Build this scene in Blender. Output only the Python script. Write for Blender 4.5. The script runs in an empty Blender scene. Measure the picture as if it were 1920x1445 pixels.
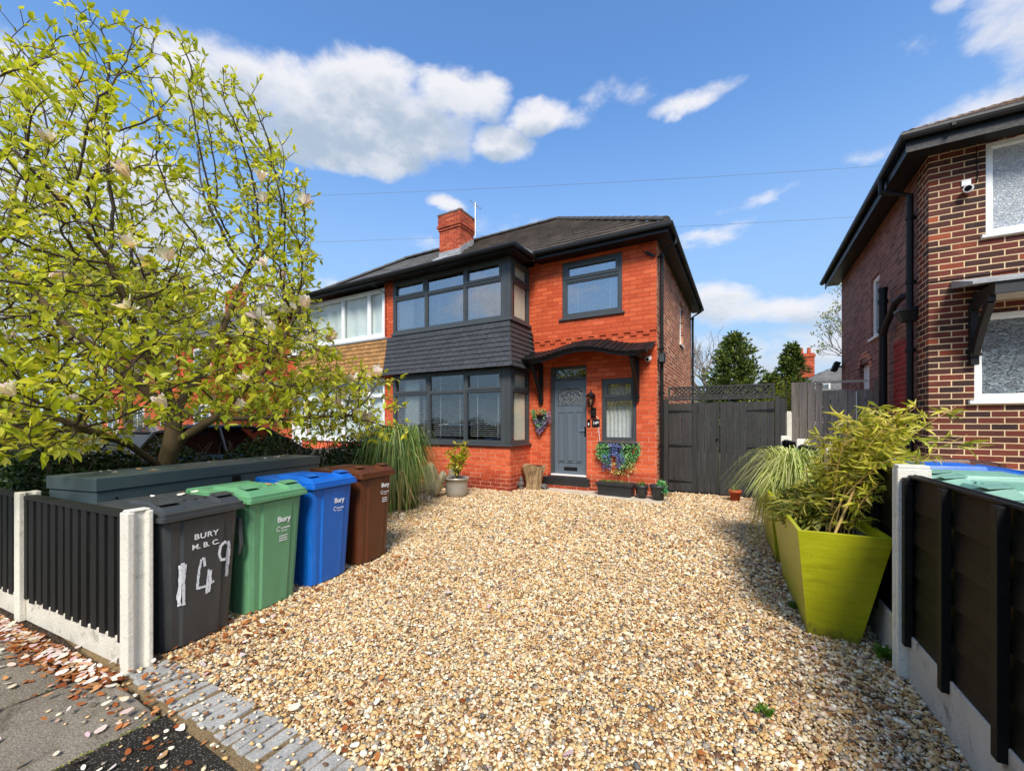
import bpy, math, random
import numpy as np
from mathutils import Vector, Matrix, kdtree
from bpy_extras.node_shader_utils import PrincipledBSDFWrapper
R = math.radians
rnd = random.Random(7)
rng = np.random.default_rng(11)
S = bpy.context.scene
COL = S.collection

# ------------------------------------------------------------------ camera
CAM_A = 29.5
cd = bpy.data.cameras.new('camera'); cam = bpy.data.objects.new('camera', cd); COL.objects.link(cam)
cam.location = (0, 0, 1.5); cam.rotation_euler = (R(90), 0, R(CAM_A))
cd.sensor_fit = 'HORIZONTAL'; cd.sensor_width = 36.0; cd.lens = 36*769/1920
cd.shift_y = 70.5/1920; cd.clip_start = .05; cd.clip_end = 3000
S.camera = cam
# ------------------------------------------------------------------ sun, exposure
SUN_AZ, SUN_EL = 28.0, 46.0     # degrees to the right of straight behind the street, elevation
sl = bpy.data.lights.new('sun', 'SUN'); sun = bpy.data.objects.new('sun', sl); COL.objects.link(sun)
sl.energy = 3.4; sl.angle = R(18); sl.color = (1.0, .93, .82)
sdir = Vector((math.sin(R(SUN_AZ))*math.cos(R(SUN_EL)), -math.cos(R(SUN_AZ))*math.cos(R(SUN_EL)), math.sin(R(SUN_EL))))
sun.rotation_euler = sdir.to_track_quat('Z', 'Y').to_euler(); sun.location = sdir*60
S.view_settings.view_transform = 'Standard'; S.view_settings.look = 'None'
S.view_settings.exposure = .62; S.view_settings.gamma = 1.0
S.cycles.use_denoising = True; S.cycles.max_bounces = 7; S.cycles.transparent_max_bounces = 16
S.cycles.caustics_reflective = False; S.cycles.caustics_refractive = False

# ------------------------------------------------------------------ node helpers
class NT:
    def __init__(s, tree): s.t = tree; s.n = tree.nodes; s.l = tree.links
    def new(s, typ, **kw):
        n = s.n.new(typ)
        for k, v in kw.items(): setattr(n, k, v)
        return n
    def put(s, sock, v):
        if isinstance(v, bpy.types.NodeSocket): s.l.new(v, sock)
        elif v is not None:
            if isinstance(v, (tuple, list)) and len(v) == 3 and sock.type == 'RGBA': v = (*v, 1)
            sock.default_value = v
    def math(s, op, a, b=None, c=None, clamp=False):
        n = s.new('ShaderNodeMath', operation=op); n.use_clamp = clamp
        s.put(n.inputs[0], a)
        if b is not None: s.put(n.inputs[1], b)
        if c is not None: s.put(n.inputs[2], c)
        return n.outputs[0]
    def mix(s, f, a, b, mode='MIX'):
        n = s.new('ShaderNodeMix', data_type='RGBA', blend_type=mode)
        s.put(n.inputs[0], f); s.put(n.inputs[6], a); s.put(n.inputs[7], b)
        return n.outputs[2]
    def noise(s, vec, scale, detail=4, rough=.55, dist=0, col=False):
        n = s.new('ShaderNodeTexNoise'); n.noise_dimensions = '3D'
        s.put(n.inputs['Vector'], vec); n.inputs['Scale'].default_value = scale
        n.inputs['Detail'].default_value = detail; n.inputs['Roughness'].default_value = rough
        n.inputs['Distortion'].default_value = dist
        return n.outputs['Color' if col else 'Fac']
    def ramp(s, f, stops, interp='LINEAR'):
        n = s.new('ShaderNodeValToRGB'); e = n.color_ramp.elements; n.color_ramp.interpolation = interp
        while len(e) > 1: e.remove(e[-1])
        for i, (p, c) in enumerate(stops):
            c = c if isinstance(c, (tuple, list)) else (c, c, c)
            el = e[0] if i == 0 else e.new(p)
            el.position = p; el.color = (*c[:3], 1)
        s.put(n.inputs[0], f); return n.outputs[0]
    def maprange(s, v, a, b, c=0., d=1., smooth=True):
        n = s.new('ShaderNodeMapRange'); n.interpolation_type = 'SMOOTHSTEP' if smooth else 'LINEAR'
        s.put(n.inputs[0], v)
        for i, x in enumerate((a, b, c, d)): s.put(n.inputs[i+1], x)
        return n.outputs[0]
    def scale(s, vec, sc):
        n = s.new('ShaderNodeVectorMath', operation='MULTIPLY'); s.put(n.inputs[0], vec); n.inputs[1].default_value = sc
        return n.outputs[0]
    def addv(s, vec, o):
        n = s.new('ShaderNodeVectorMath', operation='ADD'); s.put(n.inputs[0], vec); s.put(n.inputs[1], o)
        return n.outputs[0]

# ------------------------------------------------------------------ world: sky and clouds by direction
W = bpy.data.worlds.new('World'); S.world = W; W.use_nodes = True
w = NT(W.node_tree); w.n.clear()
tc = w.new('ShaderNodeTexCoord'); D = tc.outputs['Generated']
sky = w.new('ShaderNodeTexSky', sky_type='NISHITA', sun_disc=False)
sky.sun_elevation = R(SUN_EL); sky.sun_rotation = R(180-SUN_AZ)
sky.air_density = 1.0; sky.dust_density = .35; sky.ozone_density = 2.2
sep = w.new('ShaderNodeSeparateXYZ'); w.l.new(D, sep.inputs[0])
AZ = w.math('MULTIPLY', w.math('ARCTAN2', sep.outputs[0], sep.outputs[1]), 57.2958)
EL = w.math('MULTIPLY', w.math('ARCSINE', sep.outputs[2]), 57.2958)
# (azimuth, elevation, half widths in degrees, weight)
BLOBS = [(-55, 34.4, 12.5, 3.8, 1.), (-48.5, 37.6, 6.8, 3.2, 1.), (-45, 34.6, 10, 3.6, 1.), (-40, 37.2, 6.0, 2.6, 1.), (-66, 32.6, 7.0, 2.9, .95), (-56, 31.4, 9, 1.5, .8), (-34, 37.4, 3.6, 2.0, .8),
         (-31.7, 33.7, 4.6, 1.7, .9), (-26.3, 36.0, 4.4, 1.6, .9), (-15.6, 37.0, 4.0, 1.5, .38), (-6, 35.6, 4.6, .8, .38), (-22, 35.6, 3, 1.1, .5),
         (23, 33.0, 3.6, 4.6, .60), (18, 35.8, 1.6, .9, .36), (25, 38, 4, 3, .5), (13.5, 33.8, 3.0, .8, .25), (20, 26.5, 6, 1.6, .35),
         (-6, 15.4, 8, 2.6, .62), (3, 13.4, 9, 2.0, .58), (8, 8, 22, 3.6, .5), (-20, 12, 9, 4, .5), (-38.4, 28.2, 2.6, 1.0, .55), (-4, 22.5, 5, .8, .34), (4, 24.6, 4.5, .6, .3), (12, 25.5, 5, .7, .3), (-30, 24.5, 9, 2.2, .28),
         (-84, 27, 8, 4.5, .7), (-78, 14, 14, 9, 1.0), (-96, 22, 10, 9, 1.0), (-60, 12, 14, 5, .8), (-40, 16, 9, 3.5, .4), (-74, 23, 7, 3.5, .7),
         (140, 38, 30, 16, 1.), (90, 40, 26, 18, 1.), (-115, 40, 24, 16, 1.), (175, 58, 40, 14, 1.), (-143, 25, 7, 3.0, .7), (-150, 17, 9, 3.0, .6), (180, 9, 70, 4, .7), (70, 20, 24, 10, .9), (-120, 18, 12, 7, .9), (0, 80, 180, 12, .6)]  # unseen clouds behind the camera, the large ones added for soft fill light
fv = w.scale(D, (1, 1, 1.7))
wob = w.math('MULTIPLY', w.math('SUBTRACT', w.noise(fv, 3.2, 5, .6), .5), 6.5)
fb = w.math('SUBTRACT', w.noise(fv, 6.5, 8, .62, .25), .5)
def density(deloff):
    el = w.math('ADD', w.math('ADD', EL, wob), deloff)
    az = w.math('ADD', AZ, wob)
    d = None
    for a, e, ra, re, wt in BLOBS:
        dx = w.math('MULTIPLY', w.math('SUBTRACT', az, a), 1/ra)
        dy = w.math('MULTIPLY', w.math('SUBTRACT', el, e), 1/re)
        q = w.math('ADD', w.math('MULTIPLY', dx, dx), w.math('MULTIPLY', dy, dy))
        v = w.math('MULTIPLY', w.math('SUBTRACT', 1.0, w.math('MULTIPLY', q, .62)), wt)
        d = v if d is None else w.math('MAXIMUM', d, v)
    d = w.math('MAXIMUM', d, -1.2)
    return w.math('ADD', d, w.math('MULTIPLY', fb, 2.0))
d0 = density(0.); d1 = density(2.0)
alpha = w.maprange(d0, .06, .72, 0, 1)
under = w.math('MULTIPLY', w.maprange(d1, .05, 1.0, 0, 1), w.maprange(w.noise(fv, 9, 5, .6), .32, .60, .35, 1))
ccol = w.mix(under, (.60, .60, .625), (.30, .365, .45))
skyc = w.mix(1.0, sky.outputs[0], (.98, 1.32, 1.60), 'MULTIPLY')
low = w.maprange(EL, 2., 40., .88, 0.)
skyc = w.mix(low, skyc, (2.25, 3.15, 4.15))
bg1 = w.new('ShaderNodeBackground'); w.put(bg1.inputs[0], skyc); bg1.inputs[1].default_value = .115
bg2 = w.new('ShaderNodeBackground'); w.put(bg2.inputs[0], ccol); bg2.inputs[1].default_value = 1.0
mx = w.new('ShaderNodeMixShader'); w.put(mx.inputs[0], w.math('MULTIPLY', alpha, .95)); w.l.new(bg1.outputs[0], mx.inputs[1]); w.l.new(bg2.outputs[0], mx.inputs[2])
wo = w.new('ShaderNodeOutputWorld'); w.l.new(mx.outputs[0], wo.inputs[0])

# ------------------------------------------------------------------ materials
def srgb(r, g, b):
    f = lambda c: c/12.92 if c <= .04045 else ((c+.055)/1.055)**2.4
    return tuple(f(x/255) for x in (r, g, b))
def newmat(name):
    m = bpy.data.materials.new(name); m.use_nodes = True
    t = NT(m.node_tree); t.n.clear()
    b = t.new('ShaderNodeBsdfPrincipled'); o = t.new('ShaderNodeOutputMaterial'); t.l.new(b.outputs[0], o.inputs[0])
    t.b = b; t.o = o
    return m, t
def objco(t): return t.new('ShaderNodeTexCoord').outputs['Object']
def bumpn(t, h, dist=.01, strength=1.0, normal=None):
    n = t.new('ShaderNodeBump'); t.put(n.inputs['Height'], h); n.inputs['Distance'].default_value = dist
    n.inputs['Strength'].default_value = strength
    if normal is not None: t.l.new(normal, n.inputs['Normal'])
    return n.outputs[0]
def pm(name, c, rough=.6, var=.15, vs=5., bump=0., bs=45., metal=0., spec=.5, c2=None, dirt=None, dirt_amt=.4, stretch=(1, 1, 1), island=0., coat=0., fine=0.):
    m, t = newmat(name)
    co = t.scale(objco(t), stretch)
    n1 = t.noise(co, vs, 5, .6)
    lo = tuple(x*(1-var) for x in c) if c2 is None else c
    hi = tuple(min(1, x*(1+var)) for x in c) if c2 is None else c2
    col = t.ramp(n1, [(.28, lo), (.72, hi)])
    if fine:
        f = t.noise(co, 160, 2, .6)
        col = t.mix(1., col, t.ramp(f, [(.3, 1-fine), (.7, 1+fine*.6)]), 'MULTIPLY')
    if island:
        g = t.new('ShaderNodeNewGeometry').outputs['Random Per Island']
        col = t.mix(1., col, t.ramp(g, [(0., 1-island), (1., 1+island)]), 'MULTIPLY')
    if dirt is not None:
        dn = t.maprange(t.noise(co, vs*1.7, 8, .7, .4), .52, .70, 0, dirt_amt)
        col = t.mix(dn, col, dirt)
    t.put(t.b.inputs['Base Color'], col)
    rr = t.ramp(n1, [(.2, max(.02, rough-.08)), (.8, min(1, rough+.08))]); t.put(t.b.inputs['Roughness'], rr)
    t.b.inputs['Metallic'].default_value = metal
    t.b.inputs['Specular IOR Level'].default_value = spec
    if coat: t.b.inputs['Coat Weight'].default_value = coat; t.b.inputs['Coat Roughness'].default_value = .08
    if bump: t.put(t.b.inputs['Normal'], bumpn(t, t.noise(co, bs, 6, .65), bump))
    return m
def brick(name, stops, mortar, bw=.225, rh=.075, ms=.011, bump=.008, msm=.15, wear=None, stain=.18, off=(0, 0), mortar2=None, plinth=None):
    m, t = newmat(name)
    co = objco(t); sp = t.new('ShaderNodeSeparateXYZ'); t.l.new(co, sp.inputs[0])
    cb = t.new('ShaderNodeCombineXYZ')
    t.put(cb.inputs[0], t.math('ADD', t.math('ADD', sp.outputs[0], sp.outputs[1]), off[0])); t.put(cb.inputs[1], t.math('ADD', sp.outputs[2], off[1]))
    jit = t.scale(t.noise(co, 14, 3, .6, col=True), (.006, .006, 0)); v = t.addv(cb.outputs[0], jit)
    b = t.new('ShaderNodeTexBrick'); b.offset = .5; b.squash = 1.; t.put(b.inputs['Vector'], v)
    for k, x in (('Scale', 1.), ('Mortar Size', ms*.5), ('Mortar Smooth', msm), ('Bias', 0.), ('Brick Width', bw), ('Row Height', rh)): b.inputs[k].default_value = x
    b.inputs['Color1'].default_value = (0, 0, 0, 1); b.inputs['Color2'].default_value = (1, 1, 1, 1); b.inputs['Mortar'].default_value = (.5, .5, .5, 1)
    rc = t.new('ShaderNodeSeparateColor'); t.l.new(b.outputs['Color'], rc.inputs[0])
    col = t.ramp(rc.outputs[0], stops)
    n1 = t.noise(co, 40, 5, .7); n2 = t.noise(co, 1.1, 4, .6)
    col = t.mix(1., col, t.ramp(n1, [(.3, .80), (.7, 1.15)]), 'MULTIPLY')
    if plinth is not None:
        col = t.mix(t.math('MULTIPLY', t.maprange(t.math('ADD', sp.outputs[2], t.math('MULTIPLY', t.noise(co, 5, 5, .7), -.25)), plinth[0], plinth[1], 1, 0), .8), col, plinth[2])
    mc = mortar
    if wear is not None:
        z0, z1, wc = wear
        hz = t.math('ADD', sp.outputs[2], t.math('MULTIPLY', t.math('SUBTRACT', n2, .5), 2.4))
        wf = t.math('MULTIPLY', t.maprange(hz, z0, z1, 1, 0), t.maprange(t.noise(co, 6, 5, .7), .34, .6, .1, .9))
        mc = t.mix(wf, mortar, wc)
    if mortar2 is not None:
        mc = t.mix(t.maprange(t.noise(co, 2.3, 4, .6), .4, .6), mc, mortar2)
    col = t.mix(t.maprange(t.noise(co, 2.6, 7, .75, .6), .54, .72, 0, .34), col, tuple(min(1, x*1.25+.03) for x in stops[-1][1]))
    col = t.mix(t.maprange(t.noise(t.scale(co, (1, 1, .25)), 3.5, 7, .75, .3), .58, .74, 0, .38), col, tuple(x*.55 for x in stops[0][1]))
    col = t.mix(b.outputs['Fac'], col, mc)
    col = t.mix(1., col, t.ramp(n2, [(.3, 1-stain), (.7, 1+stain*.5)]), 'MULTIPLY')
    t.put(t.b.inputs['Base Color'], col); t.b.inputs['Roughness'].default_value = .8
    t.b.inputs['Specular IOR Level'].default_value = .3
    h = t.math('SUBTRACT', t.math('MULTIPLY', n1, .35), b.outputs['Fac'])
    t.put(t.b.inputs['Normal'], bumpn(t, h, bump))
    return m
def glassmat(name, refl=.12, tint=(1, 1, 1), rough=0., wav=0., wscale=2.):
    m, t = newmat(name)
    gg = t.new('ShaderNodeNewGeometry'); dt = t.new('ShaderNodeVectorMath', operation='DOT_PRODUCT')
    t.l.new(gg.outputs['Incoming'], dt.inputs[0]); t.l.new(gg.outputs['Normal'], dt.inputs[1])
    f = t.math('ADD', refl, t.math('MULTIPLY', 1-refl, t.math('POWER', t.math('SUBTRACT', 1., t.math('ABSOLUTE', dt.outputs['Value'])), 5.)), clamp=True)
    gl = t.new('ShaderNodeBsdfGlossy'); gl.inputs['Roughness'].default_value = rough
    tr = t.new('ShaderNodeBsdfTransparent'); tr.inputs[0].default_value = (*tint, 1)
    if wav:
        t.put(gl.inputs['Normal'], bumpn(t, t.noise(objco(t), wscale, 2, .5), wav))
    mx = t.new('ShaderNodeMixShader'); t.put(mx.inputs[0], f); t.l.new(tr.outputs[0], mx.inputs[1]); t.l.new(gl.outputs[0], mx.inputs[2])
    t.n.remove(t.b); t.l.new(mx.outputs[0], t.o.inputs[0])
    return m
def leafmat(name, stops, trans=.35, rough=.5, gloss=.35, back=1.0):
    m, t = newmat(name)
    g = t.new('ShaderNodeNewGeometry').outputs['Random Per Island']
    col = t.ramp(g, stops)
    n = t.noise(objco(t), 1.3, 3, .6)
    col = t.mix(1., col, t.ramp(n, [(.3, .78), (.7, 1.18)]), 'MULTIPLY')
    t.put(t.b.inputs['Base Color'], col); t.b.inputs['Roughness'].default_value = rough
    t.b.inputs['Specular IOR Level'].default_value = gloss
    tl = t.new('ShaderNodeBsdfTranslucent'); t.put(tl.inputs[0], t.mix(1., col, (1.15, 1.1, .55), 'MULTIPLY'))
    mx = t.new('ShaderNodeMixShader'); mx.inputs[0].default_value = trans
    t.l.new(t.b.outputs[0], mx.inputs[1]); t.l.new(tl.outputs[0], mx.inputs[2]); t.l.new(mx.outputs[0], t.o.inputs[0])
    return m

M = {}
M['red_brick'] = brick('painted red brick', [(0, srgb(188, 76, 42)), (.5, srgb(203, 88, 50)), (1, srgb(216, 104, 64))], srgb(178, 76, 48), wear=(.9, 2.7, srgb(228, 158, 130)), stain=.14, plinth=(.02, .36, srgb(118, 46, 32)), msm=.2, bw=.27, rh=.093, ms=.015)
M['side_brick'] = brick('orange common brick', [(0, srgb(120, 58, 40)), (.4, srgb(160, 78, 50)), (.75, srgb(188, 104, 70)), (1, srgb(205, 150, 115))], srgb(220, 196, 166), stain=.2, bw=.25, rh=.085, ms=.016)
M['rh_brick'] = brick('dark mixed brick', [(0, srgb(50, 36, 34)), (.3, srgb(84, 44, 36)), (.5, srgb(110, 50, 38)), (.72, srgb(66, 46, 42)), (.93, srgb(126, 58, 40)), (1, srgb(160, 80, 52))], srgb(226, 196, 154), rh=.083, bw=.245, ms=.0145, stain=.3, bump=.01, mortar2=srgb(212, 186, 150))
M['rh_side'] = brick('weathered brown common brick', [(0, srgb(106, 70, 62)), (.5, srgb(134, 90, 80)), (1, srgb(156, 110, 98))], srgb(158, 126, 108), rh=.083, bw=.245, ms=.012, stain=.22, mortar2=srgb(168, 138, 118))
M['chimney_brick'] = brick('chimney red brick', [(0, srgb(150, 56, 34)), (.6, srgb(190, 76, 44)), (1, srgb(205, 100, 62))], srgb(206, 140, 110), stain=.35)
M['pale_render'] = pm('pale render', srgb(208, 202, 190), .9, .08, bump=.004)
M['anthracite'] = pm('anthracite window frame', srgb(66, 71, 74), .38, .06, 3, fine=.05)
M['anthracite_wood'] = pm('dark painted timber', srgb(34, 36, 38), .5, .2, 6, bump=.002)
M['black_paint'] = pm('black gloss painted timber', srgb(20, 20, 21), .42, .3, 7, bump=.003, bs=30, dirt=srgb(60, 58, 54), dirt_amt=.2, spec=.35)
M['black_plastic'] = pm('black plastic gutter', srgb(18, 19, 20), .5, .2, 4, spec=.3)
M['white_upvc'] = pm('white window frame', srgb(232, 234, 235), .35, .03, 3)
M['door_grey'] = pm('slate grey door paint', srgb(92, 103, 114), .42, .05, 8, bump=.0008, bs=90, stretch=(1, 1, .15))
M['chrome'] = pm('polished metal', (.75, .76, .78), .18, .05, metal=1.)
M['lead'] = pm('lead flashing', srgb(150, 152, 156), .55, .25, 7, bump=.006)
M['step_stone'] = pm('black painted step', srgb(36, 36, 37), .5, .15, 6, bump=.002)
M['roof_tile'] = pm('grey brown concrete roof tile', srgb(112, 102, 94), .85, .25, 2.6, bump=.006, bs=30, dirt=srgb(128, 120, 104), dirt_amt=.5, island=.16)
M['roof_slate_old'] = pm('weathered grey roof tile', srgb(104, 102, 100), .85, .22, 3., bump=.008, bs=30, dirt=srgb(140, 138, 130), dirt_amt=.5, island=.2)
M['roof_rh'] = pm('mossy brown roof tile', srgb(132, 112, 98), .9, .3, 5, bump=.012, bs=25, dirt=srgb(112, 108, 60), dirt_amt=.7, island=.3)
M['hung_tile'] = pm('anthracite painted hung tile', srgb(58, 60, 64), .55, .1, 5, bump=.003, bs=40, island=.14)
M['hung_tile_tan'] = pm('tan brown hung tile', srgb(160, 118, 70), .85, .22, 5, bump=.006, bs=30, dirt=srgb(96, 70, 44), dirt_amt=.5, island=.2)
M['ridge_tile'] = pm('dark ridge tile', srgb(72, 70, 70), .8, .2, 5, bump=.006)
M['glass'] = glassmat('window glass', .12, (.92, .95, .97), 0., .0012, 3.)
M['glass_up'] = glassmat('bedroom window glass', .32, (.9, .94, .97), 0., .0012, 3.)
M['glass_pale'] = glassmat('pale window glass', .07, (.93, .97, .98), .02)
M['blind'] = pm('white blind slat', srgb(226, 228, 226), .6, .05)
M['curtain'] = pm('white net curtain', srgb(232, 230, 222), .9, .05)
M['curtain_tan'] = pm('cream curtain', srgb(226, 210, 186), .9, .06)
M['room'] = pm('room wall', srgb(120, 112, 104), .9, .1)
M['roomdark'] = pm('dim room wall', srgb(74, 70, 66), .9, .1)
M['leadline'] = pm('silver lead line', (.62, .62, .6), .35, .05, metal=.8)
def obscured(name, c0, c1, sc, rough=.16):
    m, t = newmat(name)
    co = objco(t)
    n = t.noise(t.scale(co, (1, 1, 2.0)), sc, 2, .45, 2.4)
    t.put(t.b.inputs['Base Color'], t.ramp(n, [(.35, c0), (.65, c1)]))
    t.b.inputs['Roughness'].default_value = rough; t.b.inputs['Specular IOR Level'].default_value = .9
    t.put(t.b.inputs['Normal'], bumpn(t, n, .05))
    return m
M['obscured_dark'] = obscured('rippled obscured glass', srgb(40, 50, 56), srgb(138, 152, 160), 14)
M['obscured_pale'] = obscured('pale frosted rippled glass', srgb(168, 182, 200), srgb(238, 242, 246), 24)
# ground
def concrete(name, c, c2, fine=.25, bump=.004, dirt=None, da=.5, sc=1.6):
    m, t = newmat(name); co = objco(t)
    col = t.ramp(t.noise(co, sc, 6, .65), [(.3, c), (.7, c2)])
    col = t.mix(1., col, t.ramp(t.noise(co, 95, 4, .75), [(.3, 1-fine), (.5, 1.), (.72, 1+fine)]), 'MULTIPLY')
    sp = t.ramp(t.noise(co, 120, 2, .5), [(.60, 0.), (.66, 1.)]); col = t.mix(t.math('MULTIPLY', sp, .45), col, (.62, .58, .52))
    if dirt is not None: col = t.mix(t.maprange(t.noise(co, 3.1, 7, .7, .5), .5, .66, 0, da), col, dirt)
    t.put(t.b.inputs['Base Color'], col); t.b.inputs['Roughness'].default_value = .9; t.b.inputs['Specular IOR Level'].default_value = .25
    t.put(t.b.inputs['Normal'], bumpn(t, t.noise(co, 120, 5, .75), bump))
    return m
M['flag'] = concrete('worn concrete flagstone', srgb(116, 107, 94), srgb(162, 151, 134), fine=.5, bump=.012, dirt=srgb(80, 70, 52), da=.6)
M['tarmac'] = concrete('old mossy tarmac', srgb(40, 36, 31), srgb(62, 57, 50), fine=.6, bump=.02, dirt=srgb(62, 60, 24), da=.5)
M['road'] = concrete('grey road tarmac', srgb(78, 78, 78), srgb(96, 95, 93), fine=.3)
M['soil'] = concrete('dark soil', srgb(46, 36, 26), srgb(72, 54, 36), fine=.5, bump=.02)
M['earth'] = concrete('garden ground', srgb(70, 72, 38), srgb(92, 92, 50), fine=.4, bump=.02, sc=.3)
M['sett'] = concrete('grey granite sett', srgb(146, 145, 142), srgb(186, 184, 178), fine=.35, bump=.006, sc=6, dirt=srgb(100, 84, 60), da=.5)
M['path'] = concrete('pale concrete path', srgb(190, 176, 156), srgb(214, 200, 180), fine=.12, dirt=srgb(150, 134, 108), da=.5)
M['bedding'] = concrete('gravel bedding', srgb(134, 110, 76), srgb(172, 146, 106), fine=.5, bump=.02, sc=9)
M['white_post'] = pm('white painted concrete post', srgb(226, 222, 208), .85, .06, 9, bump=.004, bs=70, dirt=srgb(150, 142, 118), dirt_amt=.4, fine=.12)
M['white_board'] = pm('white painted gravel board', srgb(214, 208, 194), .9, .08, 7, bump=.006, bs=50, dirt=srgb(122, 116, 96), dirt_amt=.6, fine=.1)
M['grey_board'] = pm('stained pale concrete board', srgb(186, 184, 178), .9, .14, 4, bump=.006, bs=50, dirt=srgb(96, 98, 84), dirt_amt=.8, fine=.1)
M['fence_black'] = pm('black stained fence timber', srgb(21, 21, 20), .55, .3, 4, bump=.004, bs=60, stretch=(6, 6, .5), dirt=srgb(56, 52, 48), dirt_amt=.35)
M['fence_black_h'] = pm('black stained lap board', srgb(12, 12, 10), .5, .3, 4, bump=.004, bs=60, stretch=(.5, .5, 6), dirt=srgb(38, 38, 22), dirt_amt=.45, spec=.25)
M['gate_black'] = pm('charcoal stained gate timber', srgb(46, 46, 45), .6, .35, 3, bump=.004, bs=60, stretch=(6, 6, .5), dirt=srgb(84, 80, 76), dirt_amt=.35, island=.2)
M['grey_timber'] = pm('weathered grey timber', srgb(142, 132, 122), .85, .25, 3, bump=.005, bs=50, stretch=(7, 7, .5), dirt=srgb(78, 72, 66), dirt_amt=.6, island=.25)
M['rail_timber'] = pm('pale weathered rail', srgb(176, 168, 156), .85, .15, 5)
M['box_green'] = pm('grey green painted metal', srgb(74, 90, 94), .42, .06, 4, fine=.03, dirt=srgb(98, 102, 86), dirt_amt=.3)
M['lime'] = pm('lime green painted board', srgb(160, 162, 18), .42, .10, 5, c2=srgb(178, 180, 28), bump=.0015, bs=30, stretch=(1, 1, 6), dirt=srgb(140, 142, 14), dirt_amt=.4)
m_ = M['lime']; t = NT(m_.node_tree); bs_ = next(n for n in t.n if n.type == 'BSDF_PRINCIPLED'); lk = bs_.inputs['Base Color'].links[0]; src = lk.from_socket
co = objco(t); sp = t.new('ShaderNodeSeparateXYZ'); t.l.new(co, sp.inputs[0])
scr = t.maprange(t.noise(t.scale(co, (9, 9, 1.2)), 7, 6, .75), .60, .68, 0, .55)           # pale vertical scuffs
spl = t.math('MULTIPLY', t.maprange(t.math('ADD', sp.outputs[2], t.math('MULTIPLY', t.noise(co, 9, 5, .7), -.22)), -.09, .03, .75, 0), t.maprange(t.noise(co, 40, 4, .7), .4, .6, .3, 1))   # soil splash at the foot
wm = t.maprange(t.noise(t.scale(co, (1, 1, 6)), 3.4, 6, .7), .52, .66, 0, .5)
t.put(bs_.inputs['Base Color'], t.mix(spl, t.mix(wm, t.mix(scr, src, srgb(206, 204, 92)), srgb(136, 138, 14)), srgb(104, 90, 52)))
M['lime_in'] = pm('planter inner board', srgb(120, 118, 104), .8, .2)
def binmat(name, c): return pm(name, c, .42, .07, 5, bump=.0015, bs=110, fine=.05, dirt=tuple(min(1, x*1.5+.05) for x in c), dirt_amt=.22, stretch=(1.6, 1.6, .4))
M['bin_black'] = binmat('charcoal bin plastic', srgb(60, 63, 65))
M['bin_green'] = binmat('green bin plastic', srgb(98, 154, 112))
M['bin_blue'] = binmat('blue bin plastic', srgb(12, 98, 190))
M['bin_brown'] = binmat('brown bin plastic', srgb(88, 46, 24))
M['bin_sky_sheen'] = binmat('green bin plastic with painted sky sheen', srgb(118, 164, 148))  # green paled by the sky's reflection, put into the plastic's colour
M['tyre'] = pm('black rubber', srgb(24, 24, 25), .75, .15)
M['white_print'] = pm('white printed lettering', srgb(236, 238, 238), .6, .03)
m, t = newmat('white brushed paint'); co = objco(t)
t.b.inputs['Base Color'].default_value = (*srgb(228, 232, 236), 1); t.b.inputs['Roughness'].default_value = .7
tr = t.new('ShaderNodeBsdfTransparent'); mx = t.new('ShaderNodeMixShader')
t.put(mx.inputs[0], t.maprange(t.noise(t.scale(co, (1, 1, .45)), 75, 4, .7, .6), .34, .44, .10, 1)); t.l.new(tr.outputs[0], mx.inputs[1]); t.l.new(t.b.outputs[0], mx.inputs[2]); t.l.new(mx.outputs[0], t.o.inputs[0])
M['brush'] = m
M['pot_metal'] = pm('brushed pewter pot', srgb(172, 168, 156), .36, .12, 6, metal=.4, bump=.001)
M['pot_black'] = pm('charcoal plastic pot', srgb(46, 48, 50), .45, .1)
M['terracotta'] = pm('terracotta', srgb(178, 78, 42), .7, .12)
M['stone_pale'] = pm('pale lichened stone', srgb(176, 164, 132), .9, .25, 6, bump=.02, bs=14, dirt=srgb(110, 108, 78), dirt_amt=.7)
M['stump'] = pm('split pale log', srgb(84, 58, 36), .8, .4, 2.6, c2=srgb(214, 182, 134), bump=.03, bs=9, stretch=(9, 9, .7), dirt=srgb(58, 38, 22), dirt_amt=.8)
M['statue'] = pm('grey stone ornament', srgb(92, 88, 84), .7, .3, 16, bump=.004)
M['cam_white'] = pm('white camera plastic', srgb(238, 238, 236), .35, .02)
M['lens'] = pm('black lens', (.006, .006, .008), .12, .1)
M['lantern_glass'] = glassmat('lantern glass', .2, (.95, .9, .8), .02)
M['bulb'] = pm('cream lamp bulb', srgb(232, 214, 176), .4, .03)
M['cable_white'] = pm('white cable', srgb(225, 222, 215), .5, .03)
M['cane'] = pm('bamboo cane', srgb(196, 162, 92), .6, .15, 20)
M['bark'] = pm('grey brown bark', srgb(104, 86, 60), .85, .3, 9, bump=.01, bs=30, dirt=srgb(94, 100, 46), dirt_amt=.6)
M['twig'] = pm('dark twig', srgb(72, 58, 46), .8, .2, 9)
M['greytwig'] = pm('pale bare twig', srgb(128, 116, 104), .85, .2, 9)
G = lambda *c: srgb(*c)
M['magnolia_leaf'] = leafmat('magnolia leaf', [(0, G(158, 172, 46)), (.35, G(192, 200, 58)), (.7, G(216, 218, 78)), (.93, G(232, 228, 106)), (1, G(200, 168, 82))], .5, .42)
M['hedge_leaf'] = leafmat('dark hedge leaf', [(0, G(24, 40, 18)), (.6, G(38, 58, 24)), (1, G(62, 84, 34))], .2)
M['petal'] = leafmat('magnolia petal', [(0, G(244, 222, 224)), (.4, G(250, 242, 240)), (.85, G(253, 250, 246)), (1, G(234, 190, 202))], .4, .6, .2)
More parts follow.
